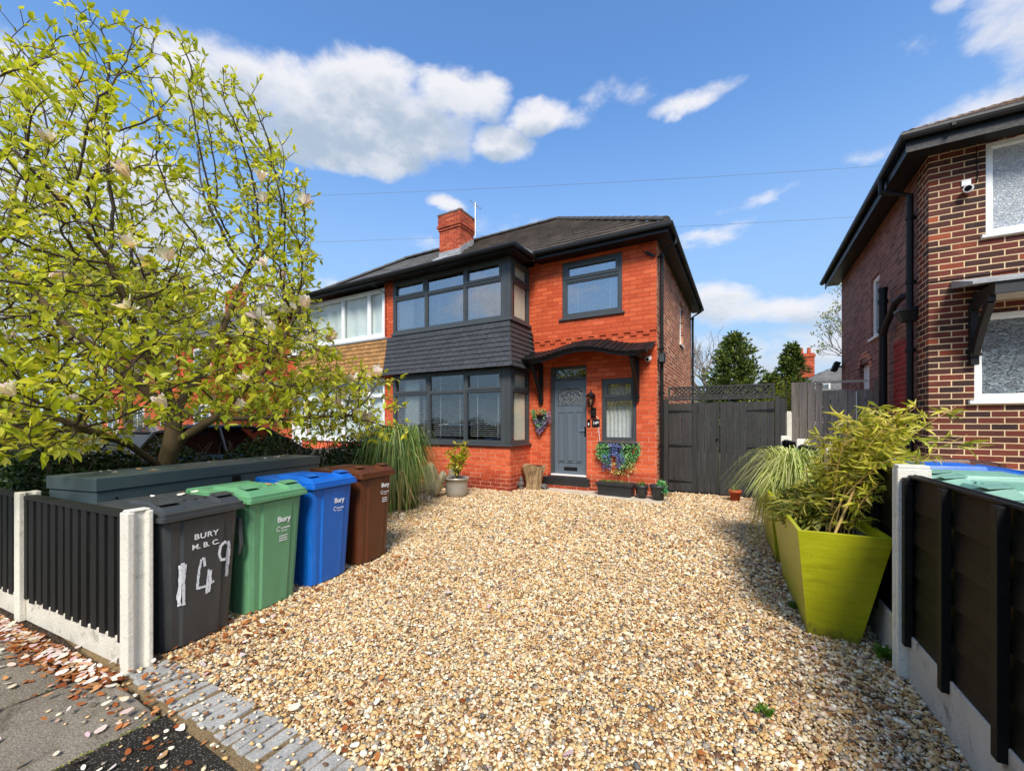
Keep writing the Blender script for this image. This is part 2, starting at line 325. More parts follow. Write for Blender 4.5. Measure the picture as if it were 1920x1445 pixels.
M['fallen_petal'] = leafmat('fallen petal', [(0, G(226, 206, 204)), (.3, G(236, 228, 214)), (.6, G(224, 208, 180)), (.8, G(220, 180, 192)), (.9, G(196, 158, 112)), (1, G(150, 108, 70))], .15, .7, .2)
M['dead_leaf'] = leafmat('dead brown leaf', [(0, G(112, 58, 28)), (.4, G(150, 82, 42)), (.75, G(178, 112, 62)), (1, G(206, 160, 110))], .1, .7, .2)
M['reed'] = leafmat('reed blade', [(0, G(72, 98, 48)), (.5, G(110, 138, 68)), (.85, G(146, 168, 90)), (1, G(196, 180, 116))], .2, .5)
M['reed_dry'] = leafmat('dry reed blade', [(0, G(150, 128, 84)), (.5, G(188, 166, 112)), (1, G(120, 100, 60))], .2, .6)
M['variegated'] = leafmat('pale striped grass blade', [(0, G(146, 168, 78)), (.4, G(190, 200, 112)), (.8, G(214, 210, 150)), (1, G(150, 168, 80))], .3, .5)
M['bamboo_leaf'] = leafmat('bamboo leaf', [(0, G(128, 138, 34)), (.4, G(178, 176, 50)), (.8, G(212, 204, 76)), (1, G(222, 206, 110))], .35, .5)
M['bamboo_low'] = leafmat('shaded bamboo leaf', [(0, G(84, 98, 34)), (.5, G(128, 134, 52)), (1, G(172, 166, 80))], .3, .5)
M['shrub_yellow'] = leafmat('yellow green shrub leaf', [(0, G(130, 144, 30)), (.5, G(178, 180, 44)), (1, G(206, 186, 64))], .4, .45)
M['weed'] = leafmat('weed leaf', [(0, G(62, 98, 30)), (.5, G(88, 128, 42)), (1, G(116, 148, 60))], .3, .5)
M['lavender'] = leafmat('artificial lavender', [(0, G(104, 98, 142)), (.5, G(138, 130, 168)), (1, G(166, 148, 176))], .2, .6)
M['bluebell'] = leafmat('artificial blue flower', [(0, G(72, 96, 160)), (.5, G(104, 130, 190)), (1, G(140, 160, 206))], .2, .6)
M['fake_green'] = leafmat('artificial green leaf', [(0, G(56, 130, 84)), (.5, G(92, 172, 104)), (1, G(160, 200, 130))], .2, .4)
M['conifer'] = leafmat('conifer needle spray', [(0, G(46, 66, 24)), (.5, G(78, 98, 38)), (1, G(124, 134, 56))], .15, .6)
M['far_leaf'] = leafmat('spring tree leaf', [(0, G(110, 122, 48)), (.5, G(150, 156, 70)), (1, G(186, 184, 104))], .3, .6)
M['car_black'] = pm('black car paint', srgb(24, 25, 29), .22, .05, coat=.6)
M['car_white'] = pm('white car paint', srgb(214, 216, 218), .25, .03, coat=.5)
M['car_glass'] = glassmat('car glass', .08, (.06, .07, .08))
M['tail_red'] = pm('red lamp lens', srgb(190, 20, 22), .2, .1)
m, t = newmat('driveway pebble')
g = t.new('ShaderNodeNewGeometry').outputs['Random Per Island']
pc = t.ramp(g, [(0, G(206, 178, 134)), (.10, G(228, 210, 176)), (.19, G(172, 128, 86)), (.26, G(238, 228, 206)), (.36, G(198, 164, 114)), (.44, G(186, 174, 156)), (.52, G(214, 186, 140)), (.60, G(142, 104, 72)),
                (.66, G(224, 196, 176)), (.74, G(204, 172, 122)), (.81, G(150, 144, 136)), (.87, G(248, 242, 230)), (.925, G(104, 78, 60)), (.95, G(198, 176, 160)), (.975, G(98, 98, 102))], 'CONSTANT')
pc = t.mix(1., pc, t.ramp(t.noise(objco(t), 70, 4, .65), [(.3, .78), (.7, 1.16)]), 'MULTIPLY')
pc = t.mix(1., pc, (1., .935, .80), 'MULTIPLY'); pc = t.mix(1., pc, t.ramp(t.noise(objco(t), .8, 3, .6), [(.3, .88), (.7, 1.08)]), 'MULTIPLY')
t.put(t.b.inputs['Base Color'], pc); t.b.inputs['Roughness'].default_value = .62; t.b.inputs['Specular IOR Level'].default_value = .4
M['pebble'] = m

# ------------------------------------------------------------------ mesh helpers
INV = {}
class MB:
    """collects shapes, links them as one mesh object"""
    def __init__(s, T=None): s.v = []; s.f = []; s.T = T
    def add(s, vs, fs):
        b = len(s.v); s.v += [tuple(s.T(v)) if s.T else tuple(v) for v in vs]
        s.f += [tuple(i+b for i in f) for f in fs]
        return s
    def box(s, x0, x1, y0, y1, z0, z1):
        x0, x1 = sorted((x0, x1)); y0, y1 = sorted((y0, y1)); z0, z1 = sorted((z0, z1))
        return s.add([(x0, y0, z0), (x1, y0, z0), (x1, y1, z0), (x0, y1, z0), (x0, y0, z1), (x1, y0, z1), (x1, y1, z1), (x0, y1, z1)],
                     [(0, 3, 2, 1), (4, 5, 6, 7), (0, 1, 5, 4), (1, 2, 6, 5), (2, 3, 7, 6), (3, 0, 4, 7)])
    def hexa(s, p): return s.add(p, [(0, 3, 2, 1), (4, 5, 6, 7), (0, 1, 5, 4), (1, 2, 6, 5), (2, 3, 7, 6), (3, 0, 4, 7)])
    def cbox(s, c, size, rot=None):
        M3 = rot if rot is not None else Matrix.Identity(3); c = Vector(c); h = Vector(size)/2
        return s.hexa([c + M3 @ Vector((sx*h.x, sy*h.y, sz*h.z)) for sz in (-1, 1) for sx, sy in ((-1, -1), (1, -1), (1, 1), (-1, 1))])
    def tube(s, pts, r, n=8, cap=True):
        pts = [Vector(p) for p in pts]; k = len(pts)
        rs = r if isinstance(r, (list, tuple)) else [r]*k
        vs = []; up = None
        for i, p in enumerate(pts):
            d = (pts[min(i+1, k-1)]-pts[max(i-1, 0)])
            d = d.normalized() if d.length > 1e-9 else Vector((0, 0, 1))
            if up is None: up = Vector((0, 0, 1)) if abs(d.z) < .9 else Vector((1, 0, 0))
            a = d.cross(up); a = a.normalized() if a.length > 1e-6 else d.orthogonal().normalized()
            bb = d.cross(a).normalized(); up = -bb
            for j in range(n):
                t_ = 2*math.pi*j/n
                vs.append(p + a*math.cos(t_)*rs[i] + bb*math.sin(t_)*rs[i])
        fs = [(i*n+j, i*n+(j+1) % n, (i+1)*n+(j+1) % n, (i+1)*n+j) for i in range(k-1) for j in range(n)]
        if cap and n > 2: fs += [tuple(range(n-1, -1, -1)), tuple((k-1)*n+j for j in range(n))]
        return s.add(vs, fs)
    def lathe(s, prof, c=(0, 0, 0), n=24, axis='z'):
        vs = []; k = len(prof)
        for r_, z_ in prof:
            for j in range(n):
                a = 2*math.pi*j/n; p = (r_*math.cos(a), r_*math.sin(a), z_)
                if axis == 'x': p = (p[2], p[0], p[1])
                elif axis == 'y': p = (p[0], p[2], p[1])
                vs.append((p[0]+c[0], p[1]+c[1], p[2]+c[2]))
        fs = [(i*n+j, i*n+(j+1) % n, (i+1)*n+(j+1) % n, (i+1)*n+j) for i in range(k-1) for j in range(n)]
        fs += [tuple(range(n-1, -1, -1)), tuple((k-1)*n+j for j in range(n))]
        return s.add(vs, fs)
    def prism(s, poly, d0, d1, axis='y'):
        """poly in the two other axes, extruded along axis"""
        def P(u, v, d): return {'y': (u, d, v), 'x': (d, u, v), 'z': (u, v, d)}[axis]
        n = len(poly)
        return s.add([P(u, v, d0) for u, v in poly]+[P(u, v, d1) for u, v in poly],
                     [tuple(range(n)), tuple(range(2*n-1, n-1, -1))]+[(i, i+n, (i+1) % n+n, (i+1) % n) for i in range(n)])
    def loft(s, loops, cap=True):
        n = len(loops[0]); k = len(loops)
        fs = [(i*n+j, i*n+(j+1) % n, (i+1)*n+(j+1) % n, (i+1)*n+j) for i in range(k-1) for j in range(n)]
        if cap: fs += [tuple(range(n-1, -1, -1)), tuple((k-1)*n+j for j in range(n))]
        return s.add([p for l in loops for p in l], fs)
    def build(s, name, mat, parent=None, smooth=False, bevel=0., local=False, flip=True, seg=2):
        me = bpy.data.meshes.new(name)
        if parent is not None and not local:
            A = INV[parent.name]; vs = [tuple(A @ Vector(v)) for v in s.v]
        else: vs = s.v
        me.from_pydata(vs, [], s.f)
        return finish(me, name, mat, parent, smooth, bevel, seg)
def finish(me, name, mat, parent=None, smooth=False, bevel=0., seg=2, normals=True):
    for mm in (mat if isinstance(mat, (list, tuple)) else [mat]): me.materials.append(mm)
    if normals and len(me.polygons) < 60000:
        import bmesh
        bm = bmesh.new(); bm.from_mesh(me); bmesh.ops.recalc_face_normals(bm, faces=bm.faces); bm.to_mesh(me); bm.free()
    if smooth: me.polygons.foreach_set('use_smooth', [True]*len(me.polygons))
    me.update()
    o = bpy.data.objects.new(name, me); COL.objects.link(o)
    if parent is not None: o.parent = parent; INV[o.name] = INV[parent.name]
    else: INV[o.name] = Matrix.Identity(4)
    if bevel:
        b = o.modifiers.new('bevel', 'BEVEL'); b.width = bevel; b.segments = seg; b.limit_method = 'ANGLE'; b.angle_limit = R(40)
    if smooth and bevel: pass
    return o
def tag(o, label=None, cat=None, group=None, kind=None):
    if label: o['label'] = label
    if cat: o['category'] = cat
    if group: o['group'] = group
    if kind: o['kind'] = kind
    return o
def thing(name, label, cat, loc=(0, 0, 0), rz=0., group=None):
    o = bpy.data.objects.new(name, None); COL.objects.link(o); o.empty_display_size = .2
    o.location = loc; o.rotation_euler = (0, 0, rz)
    INV[o.name] = (Matrix.Translation(loc) @ Matrix.Rotation(rz, 4, 'Z')).inverted()
    return tag(o, label, cat, group)
def copy_tree(src, parent=None):
    c = src.copy(); COL.objects.link(c)
    if parent is not None: c.parent = parent
    for ch in list(src.children): copy_tree(ch, c)
    return c
def npmesh(name, V, F, mat, parent=None, smooth=False, local=False):
    """V (n,3); F (m,k) index array or a list of such arrays"""
    V = np.asarray(V, dtype=np.float64)
    if parent is not None and not local:
        A = np.array(INV[parent.name]); V = V @ A[:3, :3].T + A[:3, 3]
    Fs = F if isinstance(F, list) else [F]
    me = bpy.data.meshes.new(name); me.vertices.add(len(V)); me.vertices.foreach_set('co', V.astype(np.float32).ravel())
    li = np.concatenate([f.ravel() for f in Fs]).astype(np.int32); cnt = np.concatenate([np.full(len(f), f.shape[1]) for f in Fs]).astype(np.int32)
    me.loops.add(len(li)); me.loops.foreach_set('vertex_index', li)
    me.polygons.add(len(cnt)); st = np.concatenate([[0], np.cumsum(cnt)[:-1]]).astype(np.int32)
    me.polygons.foreach_set('loop_start', st); me.polygons.foreach_set('loop_total', cnt)
    if smooth: me.polygons.foreach_set('use_smooth', np.ones(len(cnt), dtype=bool))
    me.update(calc_edges=True)
    return finish(me, name, mat, parent, False, 0., normals=False)
def unit(a): return a/np.maximum(np.linalg.norm(a, axis=-1, keepdims=True), 1e-9)
def leaves(P, Dr, L, Wd, curl=.15, fold=.25, upbias=None):
    """many folded leaves: base P, direction Dr, length L, half width Wd -> V, F list"""
    n = len(P); Dr = unit(Dr); rv = rng.normal(size=(n, 3))
    if upbias is not None: rv = rv*(1-upbias)+np.array([0, 0, 1.])*upbias*2.2
    N = unit(rv - (rv*Dr).sum(1, keepdims=True)*Dr); B = np.cross(Dr, N)
    L = np.broadcast_to(L, (n,))[:, None]; Wd = np.broadcast_to(Wd, (n,))[:, None]
    def pt(u, wv, h): return P + Dr*L*u + B*Wd*wv + N*(L*h)
    c = curl
    vs = [pt(0, 0, 0), pt(.38, -1, .02+fold*.12), pt(.40, 0, .03-c*.05), pt(.38, 1, .02+fold*.12), pt(.72, -.72, .0+fold*.1-c*.25), pt(.74, 0, -.02-c*.3), pt(.72, .72, fold*.1-c*.25), pt(1, 0, -c)]
    V = np.stack(vs, 1).reshape(-1, 3); b = (np.arange(n)*8)[:, None]
    T = np.concatenate([b+np.array([[0, 2, 1]]), b+np.array([[0, 3, 2]]), b+np.array([[4, 5, 7]]), b+np.array([[5, 6, 7]])])
    Q = np.concatenate([b+np.array([[1, 2, 5, 4]]), b+np.array([[2, 3, 6, 5]])])
    return V, [T, Q]
def blades(P, Az, H, Lh, Wd, droop=1.0, n=7, twist=.2, start=0.):
    """arching grass blades: root P, azimuth, height, reach, width"""
    k = len(P); t = np.linspace(0, 1, n)[None, :]
    dx = np.cos(Az)[:, None]; dy = np.sin(Az)[:, None]
    out = Lh[:, None]*(t**1.6); z = H[:, None]*(np.sin(np.minimum(t*(1.57+droop*.9), 3.0)))
    C = np.stack([P[:, 0:1]+dx*out, P[:, 1:2]+dy*out, P[:, 2:3]+np.maximum(z, .01)], -1)
    tw = rng.normal(size=(k, 1))*twist
    sx = -dy*np.cos(tw)+dx*np.sin(tw); sy = dx*np.cos(tw)+dy*np.sin(tw)
    wd = Wd[:, None]*(1-t**2.2)+.0006
    Sd = np.stack([sx*wd, sy*wd, np.zeros_like(wd)], -1)
    V = np.stack([C-Sd, C+Sd], 2).reshape(-1, 3)
    b = (np.arange(k)*n*2)[:, None, None]; i = (np.arange(n-1)*2)[None, :, None]
    Q = (b+i+np.array([0, 1, 3, 2])[None, None, :]).reshape(-1, 4)
    return V, [Q]
def merge(parts):
    Vs = []; Fs = {}; o = 0
    for V, F in parts:
        for f in (F if isinstance(F, list) else [F]): Fs.setdefault(f.shape[1], []).append(f+o)
        Vs.append(V); o += len(V)
    return np.concatenate(Vs), [np.concatenate(x) for x in Fs.values()]
def text_mesh(body, size, T, mat, parent, name, bold=0., sx=1., local=True, ext=.0008, spacing=1.0):
    cu = bpy.data.curves.new(name, 'FONT'); cu.body = body; cu.size = size; cu.align_x = 'CENTER'; cu.align_y = 'CENTER'; cu.extrude = ext; cu.offset = bold; cu.space_character = spacing
    o = bpy.data.objects.new(name, cu); COL.objects.link(o)
    dg = bpy.context.evaluated_depsgraph_get(); me = bpy.data.meshes.new_from_object(o.evaluated_get(dg))
    bpy.data.objects.remove(o); bpy.data.curves.remove(cu)
    me.transform(T @ Matrix.Diagonal((sx, 1, 1, 1)))
    if not local: me.transform(INV[parent.name])
    me.materials.clear()
    return finish(me, name, mat, parent)
def frame_T(origin, u, nrm):
    """(u, n, z) -> world, u along the wall, n outwards"""
    O = Vector(origin); U = Vector(u); N = Vector(nrm)
    return lambda p: O + U*p[0] + N*p[1] + Vector((0, 0, 1))*p[2]
def wall_holes(mb, u0, u1, z0, z1, th, holes):
    us = sorted({u0, u1, *[h[0] for h in holes], *[h[1] for h in holes]}); zs = sorted({z0, z1, *[h[2] for h in holes], *[h[3] for h in holes]})
    us = [x for x in us if u0 <= x <= u1]; zs = [x for x in zs if z0 <= x <= z1]
    inh = lambda a, b: any(h[0] < a < h[1] and h[2] < b < h[3] for h in holes)
    for i in range(len(us)-1):
        j = 0
        while j < len(zs)-1:
            if inh((us[i]+us[i+1])/2, (zs[j]+zs[j+1])/2): j += 1; continue
            k = j
            while k < len(zs)-1 and not inh((us[i]+us[i+1])/2, (zs[k]+zs[k+1])/2): k += 1
            mb.box(us[i], us[i+1], -th, 0, zs[j], zs[k]); j = k
def window(root, T, u0, u1, z0, z1, cols, transom, frame_mat, glass_mat, name='window', fw=.055, sash=.04, depth=.07, inset=.0, sill=None, open_top=(), blind=None, curtain=None, label=None):
    """frame with columns and an optional transom; glass, sill, blind as sub-parts. (u,n,z) frame, n=0 is the wall face."""
    f = MB(T); g = MB(T); n0, n1 = -inset-depth, -inset
    us = [u0]+list(cols)+[u1]
    f.box(u0, u0+fw, n0, n1, z0, z1); f.box(u1-fw, u1, n0, n1, z0, z1); f.box(u0+fw, u1-fw, n0, n1, z1-fw, z1); f.box(u0+fw, u1-fw, n0, n1, z0, z0+fw)
    for c in cols: f.box(c-fw*.42, c+fw*.42, n0, n1, z0+fw, z1-fw)
    for i in range(len(us)-1):
        a = us[i]+(fw if i == 0 else fw*.42); b = us[i+1]-(fw if i == len(us)-2 else fw*.42)
        cells = [(z0+fw, z1-fw, False)] if transom is None else [(z0+fw, transom-fw*.4, False), (transom+fw*.4, z1-fw, True)]
        if transom is not None: f.box(a, b, n0, n1, transom-fw*.4, transom+fw*.4)
        for c0, c1, top in cells:
            sw = sash*(1.25 if (top and i in open_top) else .55); pr = .014 if (top and i in open_top) else -.012
            f.box(a, a+sw, n0+.012, n1+pr, c0, c1); f.box(b-sw, b, n0+.012, n1+pr, c0, c1)
            f.box(a+sw, b-sw, n0+.012, n1+pr, c1-sw, c1); f.box(a+sw, b-sw, n0+.012, n1+pr, c0, c0+sw)
            g.box(a+sw, b-sw, n0+.026, n0+.034, c0+sw, c1-sw)
    fo = f.build(name, frame_mat, root, bevel=.004)
    if label: fo['label'] = label
    g.build('glass', glass_mat, fo)
    if sill:
        e, p, h = sill
        s_ = MB(T); s_.box(u0-e, u1+e, -inset-depth, p, z0-h, z0-.002); s_.build('sill', frame_mat, fo, bevel=.006)
    if blind:
        spac, tilt, zb = blind; b = MB(T); n_ = int((z1-.08-zb)/spac)
        for i in range(len(us)-1):
            a, c = us[i]+.07, us[i+1]-.05
            for k in range(n_):
                zc = z1-.09-k*spac
                dz = math.sin(tilt)*.021; dn = math.cos(tilt)*.021
                b.add([(a, n0-.05-dn, zc+dz), (c, n0-.05-dn, zc+dz), (c, n0-.05+dn, zc-dz), (a, n0-.05+dn, zc-dz)], [(0, 1, 2, 3)])
            for q in (.2, .8): b.box(a+(c-a)*q-.008, a+(c-a)*q+.008, n0-.075, n0-.0735, zb, z1-.08)
        b.build('blind', M['blind'], fo)
    if curtain:
        for (a, c, mt, off) in curtain:
            cm = MB(T); k = 36; top = []; bot = []
            for i in range(k+1):
                x = a+(c-a)*i/k; n_ = n0-off+.022*math.sin(i*1.35)
                top.append((x, n_, z1-.03)); bot.append((x+.006*math.sin(i*2.1), n_, z0+.02))
            cm.add(top+bot, [(i, i+1, k+2+i, k+1+i) for i in range(k)])
            cm.build('curtain', mt, fo, smooth=True)
    return fo
def tiled_slope(mb, e0, e1, r0, r1, n, th=.035):
    """courses of tiles between an eave line e0-e1 and a ridge line r0-r1"""
    e0, e1, r0, r1 = map(Vector, (e0, e1, r0, r1))
    nm = (e1-e0).cross(((r0+r1)/2)-((e0+e1)/2)).normalized()
    if nm.z < 0: nm = -nm
    for k in range(n):
        a, b = k/n, (k+1.12)/n
        b = min(b, 1)
        A0, A1, B0, B1 = e0.lerp(r0, a), e1.lerp(r1, a), e0.lerp(r0, b), e1.lerp(r1, b)
        m_ = max(1, int((A1-A0).length/.30)); off = (k % 2)*.5
        cuts = sorted({0., 1., *[min(1, max(0, (i+off)/m_)) for i in range(m_+1)]})
        for i in range(len(cuts)-1):
            s0, s1 = cuts[i], cuts[i+1]
            if s1-s0 < 1e-4: continue
            j = rnd.uniform(-.004, .004); g = .002/max(.1, (A1-A0).length)
            p = [A0.lerp(A1, s0+g), A0.lerp(A1, s1-g), B0.lerp(B1, s1-g), B0.lerp(B1, s0+g)]
            lo = [q - nm*.004 for q in p]; hi = [p[0]+nm*(th+j), p[1]+nm*(th+j), p[2]+nm*(.008+j), p[3]+nm*(.008+j)]
            mb.hexa(lo+hi)
def ridge_tiles(mb, a, b, r=.085, step=.32):
    a, b = Vector(a), Vector(b); n = max(1, int((b-a).length/step)); d = (b-a).normalized()
    side = d.cross(Vector((0, 0, 1))).normalized(); up = side.cross(d).normalized()
    for i in range(n):
        p, q = a.lerp(b, i/n), a.lerp(b, (i+1.06)/n)
        lp = []
        for P_, rr in ((p, r*1.10), (q, r*.96)):
            lp.append([P_ + side*math.cos(t_)*rr*1.25 + up*(math.sin(t_)*rr - .02) for t_ in [math.pi*j/8 for j in range(9)]])
        mb.loft(lp)

# ================================================================== setting
def struct(name, mb, mat, **k): return tag(mb.build(name, mat, **k), kind='structure')
gm = MB(); gm.add([(-400, -400, -.06), (400, -400, -.06), (400, 400, -.06), (-400, 400, -.06)], [(0, 1, 2, 3)]); struct('ground', gm, M['earth'])
b = MB(); b.box(-5.9, .80, .96, 9.9, -.05, 0.0); struct('driveway', b, M['bedding'])
b = MB(); b.box(-7.6, -5.92, .95, 8.6, -.05, .012); b.box(-40, -2.62, .62, .945, -.05, -.004); struct('flower_bed', b, M['soil'])
b = MB(); b.box(-12.5, -7.62, .95, 7.7, -.05, .002); struct('neighbour_drive', b, M['path'])
b = MB(); b.box(.92, 12, .9, 14, -.055, .09); struct('side_path', b, M['path'])
b = MB()
for i in range(22):
    x1 = -2.60-i*.80; x0 = x1-.775
    for j, (ya, yb) in enumerate(((.33, .935 if i < 1 else .80), (-.29, .318), (-.92, -.302))):
        dz = rnd.uniform(-.002, .002); o_ = .0 if j == 0 else (.4 if j % 2 else 0)
        b.box(x0+o_*0, x1, ya, yb, -.05, .003+dz)
struct('pavement', b, M['flag'], bevel=.004)
b = MB(); b.box(-2.585, 8, -1.0, .955, -.05, 0.002); struct('tarmac_crossing', b, M['tarmac'])
b = MB(); b.box(-60, 60, -1.15, -1.02, -.12, .0); struct('kerb', b, M['sett'])
b = MB(); b.box(-120, 120, -8.0, -1.17, -.14, -.10); struct('road', b, M['road'])
# granite setts across the drive
b = MB(); x = -3.17
while x < 1.0:
    wd = rnd.uniform(.045, .088); l = rnd.uniform(-.012, .012)
    y0 = .985 + (x+3.17)*.022 + l; z = rnd.uniform(.006, .018)
    a = rnd.uniform(-.012, .012)
    b.hexa([(x+a, y0, -.05), (x+wd+a, y0+.003, -.05), (x+wd-a, y0+.215, -.05), (x-a, y0+.212, -.05), (x+a, y0, z), (x+wd+a, y0+.003, z), (x+wd-a, y0+.215, z), (x-a, y0+.212, z)])
    x += wd+rnd.choice((.010, .012, .014, .035))
struct('sett_edging', b, M['sett'], bevel=.006)
b = MB(); x = -4.2
for wd in (1.15, 1.18, .55):
    b.hexa([(x, 8.30-(x+4.2)*.13, -.04), (x+wd-.012, 8.30-(x+4.2+wd)*.13, -.04), (x+wd-.012, 8.69, -.04), (x, 8.69, -.04)] + [(x, 8.30-(x+4.2)*.13, .022), (x+wd-.012, 8.30-(x+4.2+wd)*.13, .022), (x+wd-.012, 8.69, .022), (x, 8.69, .022)]); x += wd
struct('door_path', b, M['path'], bevel=.006)

# ================================================================== helpers for houses
def tile_hang(root, xa, xb, side, mat, ztop=3.72, zbot=2.73, rows=9):
    """tile hanging on a bay between xa and xb; side=+1 when the return is at xb, -1 when at xa, flaring outwards below"""
    mb = MB(); h = (ztop-zbot)/rows
    def off(z): return ((ztop-z)/(ztop-zbot))**1.5
    def cap(z):  # front y, return x
        return 7.715-.165*off(z), (xb+.02+.14*off(z)) if side > 0 else (xa-.02-.14*off(z))
    # backing
    lo, hi = cap(zbot), cap(ztop)
    if side > 0: p = lambda c, z: [(xa, c[0], z), (c[1], c[0], z), (c[1], 8.66, z), (xa, 8.66, z)]
    else: p = lambda c, z: [(c[1], c[0], z), (xb, c[0], z), (xb, 8.66, z), (c[1], 8.66, z)]
    zs = [zbot+.01+(ztop-zbot-.02)*i/6 for i in range(7)]
    mb.loft([p((cap(z)[0]+.012, cap(z)[1]-.012*side), z) for z in zs])
    for k in range(rows):
        z1 = ztop-k*h; z0 = z1-h-.004
        y1, x1 = cap(z1); y0, x0 = cap(z0)
        tw = .165; o_ = (k % 2)*tw/2
        far = x0 if side > 0 else xb; near = xa if side > 0 else x0
        x = near-o_
        while x < far:
            a, c = max(x+.0032, near), min(x+tw-.0032, far)
            if c-a > .012:
                j = rnd.uniform(-.003, .004); q = rnd.uniform(-.004, .003)
                mb.hexa([(a, y0-.023-j, z0+q), (c, y0-.023-j+q*.3, z0+q+rnd.uniform(-.002, .002)), (c, y0+.002, z0+q), (a, y0+.002, z0+q), (a, y1-.004, z1), (c, y1-.004, z1), (c, y1+.008, z1), (a, y1+.008, z1)])
            x += tw
        y = 7.60-o_
        while y < 8.68:
            a, c = max(y+.0032, y0-.014), min(y+tw-.0015, 8.675)
            if c-a > .012:
                j = rnd.uniform(-.003, .004)*side
                mb.hexa([(x0+.023*side+j, a, z0), (x0+.023*side+j, c, z0), (x0-.002*side, c, z0), (x0-.002*side, a, z0), (x1+.004*side, a, z1), (x1+.004*side, c, z1), (x1-.008*side, c, z1), (x1-.008*side, a, z1)])
            y += tw
    return mb.build('tile_hanging', mat, root)
def gutter(mb, pts, r=.055):
    mb.tube(pts, r, 10)
def FT(y): return frame_T((0, y, 0), (1, 0, 0), (0, -1, 0))
def ST(x, nx): return frame_T((x, 0, 0), (0, 1, 0), (nx, 0, 0))

# ================================================================== the numbered house
H = thing('semi_detached_house', 'orange red painted brick house with anthracite bay windows and grey front door', 'house', (-4.8, 8.7, 0))
mb = MB(FT(8.70))
wall_holes(mb, -4.30, -1.79, 0, 3.40, .25, [(-3.93, -3.03, .30, 2.80), (-2.69, -1.95, 1.11, 2.46)])
mb.box(-1.79, -1.542, -.003, 0, 0, 3.40); mb.box(-4.70, -4.30, -.25, -.001, 0, 5.2)
mb.T = FT(8.675)
wall_holes(mb, -4.30, -1.79, 3.40, 5.26, .22, [(-3.60, -2.24, 3.86, 5.13)])
mb.box(-1.79, -1.542, -.003, 0, 3.40, 5.26)
for i in range(10):
    x0 = -4.16+i*.262; mb.box(x0, x0+.125, -.02, -.001, 3.322, 3.399)
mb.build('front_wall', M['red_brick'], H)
mb = MB(FT(7.76)); mb.box(-8.11, -4.44, -.22, 0, 0, 1.0); mb.box(-8.108, -7.952, -.20, 0, 1.0, 2.75)
mb.T = ST(-4.44, 1); mb.box(7.98, 8.70, -.22, 0, 0, 1.0)
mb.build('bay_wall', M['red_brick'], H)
mb = MB(FT(7.76)); mb.box(-8.108, -7.952, -.20, 0, 3.70, 5.2); mb.build('bay_pillar', M['red_brick'], H)
mb = MB(ST(-1.54, 1))
wall_holes(mb, 8.704, 14.9, 0, 3.398, .25, [])
wall_holes(mb, 8.679, 14.9, 3.40, 5.26, .25, [(12.1, 12.75, 3.70, 4.85)])
mb.build('side_wall', M['side_brick'], H)
mb = MB(); mb.box(-8.1, -1.8, 14.65, 14.9, 0, 5.26); mb.box(-8.108, -8.02, 8.0, 14.64, 0, 5.26)
mb.build('rear_wall', M['side_brick'], H)
mb = MB(); mb.box(-8.0, -4.6, 8.0, 8.97, 2.76, 2.90); mb.box(-8.0, -1.80, 8.971, 14.6, 2.76, 2.90); mb.box(-8.0, -1.80, 11.6, 11.7, 0, 2.75); mb.box(-8.0, -1.80, 11.6, 11.7, 2.91, 5.2); mb.box(-4.46, -4.38, 8.98, 11.58, 0, 2.75); mb.box(-4.46, -4.38, 8.98, 11.58, 2.91, 5.2)
mb.box(-8.0, -4.6, 7.98, 8.97, 5.20, 5.24); mb.box(-8.0, -1.80, 8.971, 14.6, 5.20, 5.24); mb.box(-8.0, -4.6, 8.0, 8.97, .02, .10); mb.box(-8.0, -1.8, 8.971, 14.6, .02, .10)
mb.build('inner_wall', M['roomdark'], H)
# roof
mb = MB(); PK = (-4.99, 11.7, 7.75); RL = (-8.105, 11.7, 7.75)
tiled_slope(mb, (-8.105, 8.30, 5.33), (-1.27, 8.30, 5.33), RL, PK, 14, .06)
tiled_slope(mb, (-1.27, 8.30, 5.33), (-1.27, 15.1, 5.33), PK, (PK[0], PK[1]+.01, PK[2]), 14, .042)
tiled_slope(mb, (-1.27, 15.1, 5.33), (-8.105, 15.1, 5.33), PK, RL, 10, .042)
roof = mb.build('roof', M['roof_tile'], H)
mb = MB(); ridge_tiles(mb, (-8.1, 11.7, 7.79), (-4.95, 11.7, 7.79)); ridge_tiles(mb, (-1.30, 8.33, 5.42), (PK[0], PK[1], PK[2]+.05), .075); ridge_tiles(mb, (-1.30, 15.07, 5.42), (PK[0], PK[1], PK[2]+.05), .075)
mb.build('ridge_tile', M['ridge_tile'], roof)
mb = MB(); cx0, cx1, cy0, cy1 = -8.50, -7.68, 10.30, 11.02
mb.box(cx0, cx1, cy0, cy1, 6.2, 7.62); mb.box(cx0-.03, cx1+.03, cy0-.03, cy1+.03, 7.62, 7.70); mb.box(cx0-.06, cx1+.06, cy0-.06, cy1+.06, 7.70, 7.78); mb.box(cx0-.035, cx1+.035, cy0-.035, cy1+.035, 7.78, 8.10)
ch = mb.build('chimney', M['chimney_brick'], roof)
mb = MB(); mb.box(cx0-.05, cx1+.05, cy0-.05, cy1+.05, 8.10, 8.155); mb.build('chimney_cap', M['roof_slate_old'], roof, bevel=.01)
mb = MB()
for px_, py_ in ((-8.25, 10.66), (-7.95, 10.66)): mb.lathe([(.10, 8.15), (.085, 8.2), (.08, 8.32), (.10, 8.34), (.10, 8.37), (.07, 8.37)], (px_, py_, 0), 16)
mb.build('chimney_pot', M['terracotta'], roof, smooth=True)
mb = MB(); zr = lambda y: 5.33+(y-8.30)*(2.42/3.4)+.045
for i in range(6):
    ya, yb = cy0+i*.12-.01, cy0+(i+1)*.12; mb.box(cx1+.002, cx1+.016, ya, yb, zr(ya)-.1, zr(yb)+.13)
